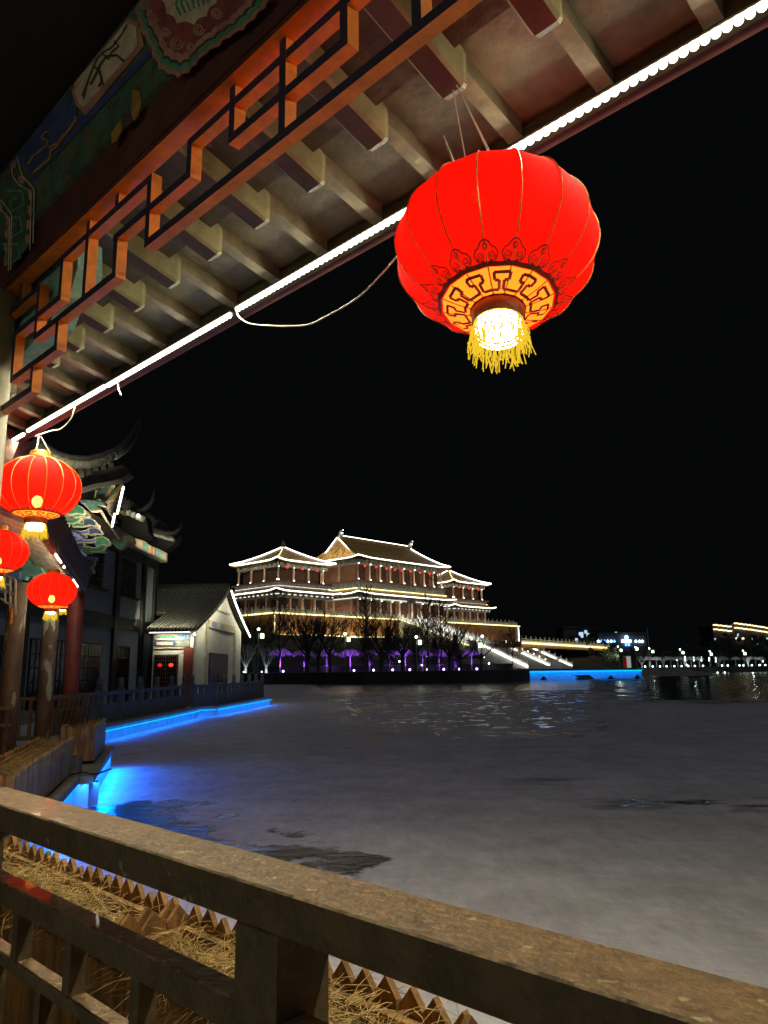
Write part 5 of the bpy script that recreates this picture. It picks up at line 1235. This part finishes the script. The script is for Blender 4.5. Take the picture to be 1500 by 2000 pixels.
def tree_proto(kind, seed, H):
    rnd = random.Random(seed); t = MB(); b = MB()
    if kind == "bare":
        pts = [Vector((0, 0, 0))]
        for i in range(1, 9): pts.append(Vector((rnd.uniform(-.1, .1), rnd.uniform(-.1, .1), H * .93 * i / 8)))
        t.tube(pts, H * .016, 6, 0, .03)
        for k in range(26):
            z = H * (.22 + .7 * k / 26); a = k * 2.4 + rnd.uniform(-.4, .4); L_ = H * .34 * (1.1 - .75 * k / 26) * rnd.uniform(.7, 1.1)
            grow(b, Vector((0, 0, z)), Vector((cos(a), sin(a), .75)).normalized(), L_ * .6, H * .006, 2, rnd, .5, .16, minr=.022, kids=3)
    elif kind == "wide":
        t.tube([Vector((0, 0, 0)), Vector((.05, .02, H * .2)), Vector((0, .04, H * .34))], H * .03, 6, 0, H * .022)
        for k in range(7):
            a = k * .9 + rnd.uniform(-.3, .3); grow(b, Vector((0, 0, H * rnd.uniform(.2, .34))), Vector((cos(a), sin(a), rnd.uniform(.6, 1.3))).normalized(), H * .3, H * .014, 3, rnd, .5, .1, minr=.022, kids=3)
    elif kind == "vee":
        t.tube([Vector((0, 0, 0)), Vector((0, 0, H * .16))], H * .05, 6, 0, H * .04)
        for k in range(7):
            a = k * .9 + rnd.uniform(-.3, .3); grow(b, Vector((0, 0, H * .14)), Vector((cos(a) * .55, sin(a) * .55, 1)).normalized(), H * .42, H * .018, 2, rnd, .35, .1, minr=.025, kids=3)
    elif kind == "umbrella":
        t.tube([Vector((0, 0, 0)), Vector((.03, 0, H * .4)), Vector((0, 0.02, H * .62))], H * .026, 6, 0, H * .02)
        for k in range(34):
            a = k * 2.4; rr_ = H * .5 * math.sqrt((k + 1) / 34) ; top = Vector((cos(a) * rr_ * .6, sin(a) * rr_ * .6, H * (.95 - .12 * (rr_ / H / .5) ** 2)))
            e = Vector((cos(a) * rr_, sin(a) * rr_, H * (.74 - .1 * rnd.random())))
            b.tube([Vector((0, 0, H * .6)), top * .55 + Vector((0, 0, H * .36)), top, e], .05, 3, 0, .03, cap=False)
            for j in range(9):
                q = top.lerp(e, rnd.random()); b.tube([q, q + Vector((rnd.uniform(-.4, .4), rnd.uniform(-.4, .4), -rnd.uniform(.05, .5)))], .035, 3, 0, .018, cap=False)
    elif kind == "conifer":
        t.tube([Vector((0, 0, 0)), Vector((0, 0, H * .9))], H * .02, 6, 0, .03)
        for k in range(420):
            z = H * (.18 + .82 * (k / 420)); m_r = H * .26 * (1.05 - z / H) ** .8 * (.7 + .5 * abs(sin(k * .12))); a = k * 2.399; r0 = m_r * rnd.uniform(.35, 1)
            p = Vector((cos(a) * r0, sin(a) * r0, z + rnd.uniform(-.1, .1))); o_ = Vector((cos(a), sin(a), -.35)) * H * .05; s_ = Vector((-sin(a), cos(a), 0)) * H * .022
            b.add([p - o_ * .4, p + s_, p + o_, p - s_, p + Vector((0, 0, H * .02))], [(0, 1, 4), (1, 2, 4), (2, 3, 4), (3, 0, 4), (0, 3, 2, 1)])
    elif kind == "round":
        t.tube([Vector((0, 0, 0)), Vector((0, 0, H * .4))], H * .03, 6, 0, H * .02)
        cl = [Vector((rnd.uniform(-.36, .36), rnd.uniform(-.36, .36), rnd.uniform(.4, .9))) * H for _ in range(16)]
        for k in range(900):
            c_ = rnd.choice(cl); v_ = Vector((rnd.gauss(0, 1), rnd.gauss(0, 1), rnd.gauss(0, .8))).normalized(); p = c_ + v_ * H * .17 * rnd.uniform(.7, 1.1)
            s1 = Vector((rnd.uniform(-1, 1), rnd.uniform(-1, 1), rnd.uniform(-.6, .6))) * H * .028; s2 = v_.cross(s1).normalized() * H * .02
            b.add([p - s1, p + s2, p + s1, p - s2], [(0, 1, 2, 3)])
    return t, b
PROTO = {}
def tree(kind, seed, H, mats, loc, label, cat="tree", group=None, name=None, rot=0., sc=1.):
    key = (kind, seed, H, mats[0].name)
    if key not in PROTO:
        t, b = tree_proto(kind, seed, H)
        ms = []
        for nm, m_, ma_ in (("trunk", t, mats[0]), ("crown", b, mats[1])):
            me = bpy.data.meshes.new(nm); me.from_pydata(m_.v, [], m_.f); me.materials.append(ma_); me.update(); ms.append((nm, me))
        PROTO[key] = ms
    r_ = thing(name or {"bare": "bare_tree", "wide": "bare_tree", "vee": "bare_tree", "umbrella": "weeping_tree", "conifer": "pine_tree", "round": "evergreen_tree"}[kind], loc, label, cat, group)
    r_.rotation_euler = (0, 0, rot); r_.scale = (sc, sc, sc)
    for nm, me in PROTO[key]:
        o_ = bpy.data.objects.new(nm, me); C.objects.link(o_); o_.parent = r_
    return r_
def gtree(kind, seed, px, ytop, Y, mats, label, gz=GZ, group=None, H0=10., **k):
    q = ray(px, 1305) * Y; top = ray(px, ytop) * Y; H = top.z - gz
    return tree(kind, seed, H0, mats, Vector((q.x, Y, gz)), label, group=group, sc=H / H0, rot=px * 1.7, **k)
DB = "dark bare trees in front of the temple"; dk = (m_bark, m_bark)
for px, yt, Y, kd, sd, lb in ((716, 1140, 118, "bare", 1, "tallest slim bare tree, before the main hall's near corner"), (545, 1156, 116, "bare", 2, "tall dark bare tree in front of the left pavilion's corner"),
        (600, 1172, 121, "wide", 3, "spreading dark bare tree in front of the left pavilion's right half"), (497, 1178, 122, "wide", 4, "dark bare tree just right of the gabled house"),
        (645, 1185, 119, "wide", 5, "dark bare tree between the left pavilion and the main hall"), (836, 1160, 118, "bare", 2, "slim bare tree before the right half of the main hall"),
        (862, 1170, 124, "bare", 1, "slim bare tree in front of the gap before the right pavilion"), (786, 1190, 122, "wide", 3, "low dark bare tree before the middle of the main hall"),
        (900, 1222, 112, "wide", 4, "broad dark bare tree in front of the white staircase"), (1002, 1225, 108, "bare", 1, "lone bare tree before the platform's right corner"),
        (940, 1232, 114, "wide", 5, "dark bare tree over the lower part of the staircase"), (622, 1190, 117, "wide", 3, "dark bare tree right of the spreading one before the left pavilion"), (745, 1180, 121, "wide", 4, "dark bare tree just right of the tallest bare tree"),
        (812, 1195, 119, "wide", 5, "dark bare tree right of the low one before the main hall"), (878, 1200, 115, "wide", 3, "dark bare tree before the top of the staircase")):
    gtree(kd, sd, px, yt, Y, dk, lb, group=DB)
for px, yt, Y, lb in ((716, 1228, 126, "dark pine below the tallest bare tree"), (758, 1226, 126, "dark pine right of the tallest bare tree"), (812, 1236, 126, "dark pine before the platform's middle"),
        (890, 1240, 125, "dark pine left of the staircase foot"), (596, 1238, 127, "dark pine below the left pavilion"), (850, 1246, 125, "low dark pine between two lamp posts")):
    gtree("conifer", 7, px, yt, Y, (m_bark, m_needle), lb, group="dark pines below the platform")
for k, px in enumerate((480, 520)):
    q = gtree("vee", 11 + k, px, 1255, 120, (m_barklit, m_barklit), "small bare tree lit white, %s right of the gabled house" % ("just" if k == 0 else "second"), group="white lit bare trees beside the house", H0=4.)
    m_ = MB(); m_.ball(Vector(q.location) + Vector((.3, -.5, .15)), .08, 0, 6); m_.build("spot_lamp", e_lampw, q).matrix_parent_inverse.identity()
    point("spot_light", Vector(q.location) + Vector((.1, -.7, .25)), 30, (.8, 1, .95), .1)
def attach(o, parent):  # keep world coordinates under a rotated / scaled root
    o.parent = parent
for k, px in enumerate((547, 594, 638, 684, 722, 759, 792, 826, 858, 888, 922)):
    Y = 126 + (k % 3); yt = 1262 + (k % 2) * 2 + (2 if k > 7 else 0)
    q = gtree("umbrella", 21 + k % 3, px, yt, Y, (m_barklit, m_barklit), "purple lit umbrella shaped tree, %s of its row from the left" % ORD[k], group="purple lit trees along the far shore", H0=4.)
    spot("purple_spot_light", Vector(q.location) + Vector((.3, -1.6, .3)), Vector(q.location) + Vector((0, 0, 2.4)), (1150, 800, 480, 1050, 700, 420, 900, 620, 1000, 380, 620)[k], (.36, .09, 1), 75)
    t = thing("ground_spotlight", Vector(q.location) + Vector((.65, -1.1, 0)), "glowing purple ground spotlight at the foot of the %s purple tree from the left" % ORD[k], "spotlight", "purple ground spotlights")
    m_ = MB(); m_.ball(Vector(t.location) + Vector((0, 0, .2)), .16, 0, 8); m_.build("lens", e_purple, t); MB().tube([Vector(t.location), Vector(t.location) + Vector((0, .1, .1))], .1, 6).build("housing", m_metal, t)

# lamp posts
def lamp(px, py, gpx, gpy, Y, label, gz=GZ, m2=None, double=True):
    q = ray(px, py) * Y; g_ = ray(gpx, gpy) * Y
    r_ = thing("lamp_post", (q.x, Y, gz), label, "lamp post", "lamp posts on the far shore")
    MB().tube([(q.x, Y, gz), (q.x, Y, q.z - .1)], .07, 6, 0, .05).build("pole", m_pole, r_)
    m_ = MB(); m_.ball(q, .2, 0, 8); m_.build("bulb", e_lampw, r_)
    if double:
        m_ = MB(); m_.box(WORLD, g_.x - .24, g_.x + .24, Y - .24, Y + .24, g_.z - .34, g_.z + .3); m_.build("lantern_box", m2 or e_lampg, r_)
        MB().beam((q.x, Y, g_.z + .38), (g_.x + .1, Y, g_.z + .38), .06, .06).build("arm", m_pole, r_)
        m_ = MB(); m_.lathe((g_.x, Y, g_.z + .31), [(.34, 0), (.1, .2), (.01, .28)], 6, cap=True); m_.build("lantern_cap", m_pole, r_)
    return r_
for a, lb in (((505, 1229, 512, 1242, 112), "lamp post between the white lit trees and the gabled house"), ((674, 1238, 681, 1248.5, 116), "lamp post before the platform left of the tallest bare tree"),
        ((813, 1244, 820, 1254.5, 116), "lamp post before the platform right of the dark pines"), ((942, 1243, 938, 1260, 112), "lamp post standing in front of the white staircase")):
    lamp(*a, lb)
for i, (px, py, gx, gy) in enumerate(((1207, 1263, 1213, 1270), (1268, 1266.5, 1275, 1272.5), (1328, 1268.5, 1334, 1274.5), (1386, 1272, 1389, 1277.5), (1451, 1271, 1455, 1276.5))):
    lamp(px, py, gx, gy, 205, "lamp post with a pale box lantern, %s from the left on the far right shore" % ORD[i], gz=GZ)
for i, px in enumerate((1241, )):
    lamp(px, 1264, px + 3, 1267, 200, "plain tall pole lamp left of the second right shore lamp", m2=e_lampw)
# scattered small lights
for i, (px, py, Y, lb) in enumerate(((704, 1258 + 22, 128, ""),)): pass
sc_ = [(716, 1262, "between two pines"), (780, 1292, "low among the purple trees"), (824, 1299, "at ground level before the wall"), (835, 1282, "above the low wall"), (945, 1283, "below the staircase"), (955, 1296, "near the ground left of the stairs foot")]
for px, py, d_ in sc_:
    q = pt(px, py, 127.5); t = thing("garden_light", (q.x, q.y, GZ), "small pale garden light " + d_, "light", "small garden lights")
    MB().tube([(q.x, q.y, GZ), (q.x, q.y, q.z)], .03, 5).build("stake", m_pole, t); m_ = MB(); m_.ball(q, .13, 0, 8); m_.build("bulb", e_lampw, t)
# lit trees on the right shore
wl = [(1254, 1298), (1269, 1298), (1283, 1294), (1296, 1292), (1311, 1294), (1325, 1292), (1338, 1292), (1351, 1293), (1367, 1293), (1404, 1297), (1415, 1298), (1438, 1298), (1462, 1298), (1477, 1298), (1488, 1299)]
for k, (px, py) in enumerate(wl):
    Y = 206 + (k % 2) * 3
    q = gtree("umbrella" if k % 3 else "vee", 21 + (k % 3) if k % 3 else 11, px, 1281, Y, (m_barklit, m_barklit), "small white lit tree, %s from the left in the right shore row" % ORD[k], group="white lit trees on the right shore", H0=4.)
    l_ = Vector(q.location); t = thing("ground_spotlight", l_ + Vector((.5, -1, 0)), "white ground spotlight at the foot of the %s right shore tree" % ORD[k], "spotlight", "white ground spotlights")
    m_ = MB(); m_.ball(Vector(t.location) + Vector((0, 0, .25)), .2, 0, 8); m_.build("lens", e_lampw, t); MB().tube([Vector(t.location), Vector(t.location) + Vector((0, .1, .1))], .12, 6).build("housing", m_metal, t)
for k, px in enumerate((1276, 1355, 1470)): point("spot_light", pt(px, 1297, 204), 220, (.85, 1, .9), .2)
for k, (px, y0, y1) in enumerate(((1322, 1284, 1290), (1338, 1282, 1291), (1355, 1283, 1291), (1370, 1283, 1291), (1385, 1284, 1291), (1398, 1284, 1293), (1341, 1297, 1300), (1490, 1290, 1293), (1452, 1298, 1301))):
    q0, q1 = pt(px, y0, 212), pt(px, y1, 212); t = thing("light_column", (q0.x, 212, GZ), "small white light column, %s from the left among the right shore trees" % ORD[k], "light", "light columns on the right shore")
    m_ = MB(); m_.tube([q1, q0], .12, 6); m_.build("glow_tube", e_lampw, t); MB().tube([(q0.x, 212, GZ), (q0.x, 212, q1.z)], .06, 5).build("pole", m_pole, t)
# evergreen, kiosk, flag pole, rocks
gtree("round", 31, 1193, 1262, 190, (m_bark, m_leaf), "round evergreen tree lit by the lamp beside the red kiosk", H0=6.); point("spot_light", pt(1209, 1275, 188), 500, (.9, 1, .75), .3)
gtree("round", 32, 1258, 1270, 215, (m_bark, m_leaf), "dim round evergreen tree right of the red kiosk", H0=6.)
q = pt(1227, 1300, 195); kx = q.x
kk = thing("kiosk", (kx, 195, GZ), "small red and white kiosk panel at the shore", "kiosk")
MB().box(WORLD, kx - 1.0, kx - .3, 195, 195.6, GZ, 2.3).build("red_panel", emit("red_sign_panel", (.7, .03, .03), .16), kk); MB().box(WORLD, kx - .3, kx + .75, 195, 195.6, GZ, 2.5).build("white_panel", emit("white_sign_panel", (.8, .85, .85), .35), kk)
MB().box(WORLD, kx - 1.05, kx + .8, 194.9, 195.7, 2.5, 2.65).build("roof_board", m_pole, kk)
q = pt(1264, 1225, 230); tag(MB().tube([(q.x, 230, GZ), (q.x, 230, q.z)], .16, 6, 0, .08).build("flag_pole", m_pole), "tall thin pale pole rising right of the blue sign building", "pole")
rkb = MB(); rn = random.Random(5)
def rock(px, w_, h_, Y, label):
    m_ = MB(); c_ = ray(px, 1325) * Y; n_ = 14
    m_.grid(lambda i, j: Vector((c_.x + (i - .5) * w_, Y + (j - .5) * w_ * .6, WZ - .1 + h_ * max(0, 1 - (2 * i - 1) ** 2) * max(0, 1 - (2 * j - 1) ** 2) * (1 + .25 * sin(i * 19 + j * 7)))), 18, 8, th=.1)
    return tag(m_.build("shore_rocks", m_slab), label, "rocks")
rock(1315, 17, 1.2, 150, "long dark mound of rocks on the right shore waterline")
rock(1277, 3.2, .5, 140, "pale lit rocks at the right end of the blue wall"); rock(1337, 4, .6, 142, "pale lit rocks left of the small waterline lights")
point("spot_light", pt(1277, 1322, 138), 25, (1, .95, .6), .1); point("spot_light", pt(1338, 1322, 140), 25, (1, .95, .6), .1)
for k, px in enumerate((1359, 1374, 1403, 1417)):
    q = ray(px, 1328) * 150; t = thing("waterline_light", (q.x, 150, WZ), "tiny waterline light, %s from the left below the right shore row" % ORD[k], "light", "waterline lights"); m_ = MB(); m_.ball((q.x, 150, WZ + .45), .13, 0, 6); m_.build("bulb", e_lampw, t); MB().tube([(q.x, 150, WZ), (q.x, 150, WZ + .35)], .04, 5).build("stake", m_pole, t)

# ---------------------------------------------------------------- distant buildings
def bld(px0, px1, yt, Y, label, dep=14, nm="distant_building"):
    a = ray(px0, yt) * Y; b = ray(px1, yt) * Y; r_ = thing(nm, ((a.x + b.x) / 2, Y, GZ), label, "building")
    MB().box(WORLD, a.x, b.x, Y, Y + dep, GZ, a.z).build("wall", m_dkbld, r_); MB().box(WORLD, a.x - .4, b.x + .4, Y - .4, Y + dep, a.z, a.z + .8).build("roof_parapet", m_dkbld, r_)
    return r_, a, b
def lits(r_, lst, Y, m, w_=1.1, h_=1.4, nm="window"):
    for px, py in lst:
        q = ray(px, py) * Y; MB().box(WORLD, q.x - w_ / 2, q.x + w_ / 2, Y - .15, Y - .02, q.z - h_ / 2, q.z + h_ / 2).build(nm, m, r_)
r_, a, b = bld(1099, 1135, 1227, 330, "dark blocky building behind the terrace"); r_, a, b = bld(1136, 1166, 1231, 325, "dark building with a few lit blue windows behind the terrace")
lits(r_, [(1133, 1238), (1136.5, 1238), (1136.5, 1242), (1144, 1234), (1148, 1240), (1126, 1250), (1160, 1249)], 325, e_win)
r_, a, b = bld(1168, 1262, 1240, 300, "wide building topped by glowing blue and white sign lights")
for x0, x1 in ((1168, 1203), (1241, 1260)):
    px = x0
    while px < x1:
        q = ray(px, 1253) * 300; t = MB(); w_ = R.uniform(.35, .6); t.box(WORLD, q.x - w_, q.x + w_, 299.3, 299.5, q.z - .25, q.z + .3)
        t.box(WORLD, q.x - .12, q.x + .12, 299.2, 299.29, q.z - .5, q.z + .7); t.build("sign_letter", e_sign if R.random() < .6 else e_signw, r_); px += R.uniform(5.4, 7)
m_ = MB(); q = ray(1222, 1245) * 300; m_.ball((q.x, 299, q.z), .75, 0, 10); m_.build("round_emblem", e_signw, r_)
for px in (1215, 1219, 1225, 1230): q = ray(px, 1252.5) * 300; MB().box(WORLD, q.x - .35, q.x + .35, 299.2, 299.5, q.z - .5, q.z + .6).build("sign_letter", e_signw, r_)
for px in (1222.5, 1228): q = ray(px, 1258) * 300; MB().box(WORLD, q.x - .5, q.x + .2, 299.2, 299.5, q.z - .7, q.z + .6).build("sign_letter", e_sign, r_)
lits(r_, [(1203, 1235.5)], 300, e_win, .8, .5)
for (x0, x1, yt, Y, lb) in ((1392, 1428, 1224, 320, "dark tower with a warm lit double roofline, left of the others"), (1433, 1466, 1221, 318, "dark tower with the highest warm roofline near the right edge"), (1464, 1492, 1225, 322, "dark tower with a stepped warm roofline at the right edge"), (1490, 1512, 1229, 326, "dark building with warm roofline cut by the right edge")):
    r_, a, b = bld(x0, x1, yt + 1, Y, lb)
    for dz, m_k in ((.9, e_warm), (-.9, e_warm)):
        n_ = 4
        for k in range(n_):
            u0_, u1_ = k / n_, (k + .93) / n_; MB().tube([(a.x + (b.x - a.x) * u0_, Y - .6, a.z + dz - .25 * k), (a.x + (b.x - a.x) * u1_, Y - .6, a.z + dz - .25 * k)], .24, 5).build("roof_led", m_k, r_)
    lits(r_, [(x0 + R.uniform(4, x1 - x0 - 3), R.uniform(1236, 1262)) for _ in range(3)], Y, e_win, .5, .7)
r_, a, b = bld(1436, 1452, 1247, 316, "narrow lower block with one warm lit ledge before the towers"); MB().tube([(a.x, 315.5, a.z), (b.x, 315.5, b.z)], .3, 5).build("roof_led", e_warm, r_)
# dark wood behind the right shore
wd = MB(); rn = random.Random(9)
for k in range(900):
    x = rn.uniform(45, 190); y = rn.uniform(232, 262); h_ = rn.uniform(2, 5.5) * (1 + .5 * sin(x * .13)) + 2; z = GZ + rn.uniform(0, h_)
    for j in range(3):
        p = Vector((x + rn.uniform(-1.5, 1.5), y, z + rn.uniform(-1, 1))); s_ = Vector((rn.uniform(-1, 1), 0, rn.uniform(-1, 1))); wd.add([p - s_, p + Vector((s_.z, .3, -s_.x)) * .7, p + s_, p - Vector((s_.z, .3, -s_.x)) * .7], [(0, 1, 2, 3)])
tag(wd.build("far_wood", m_needle, recalc=False), "dark mass of trees behind the lights of the right shore", "wood", kind="stuff")
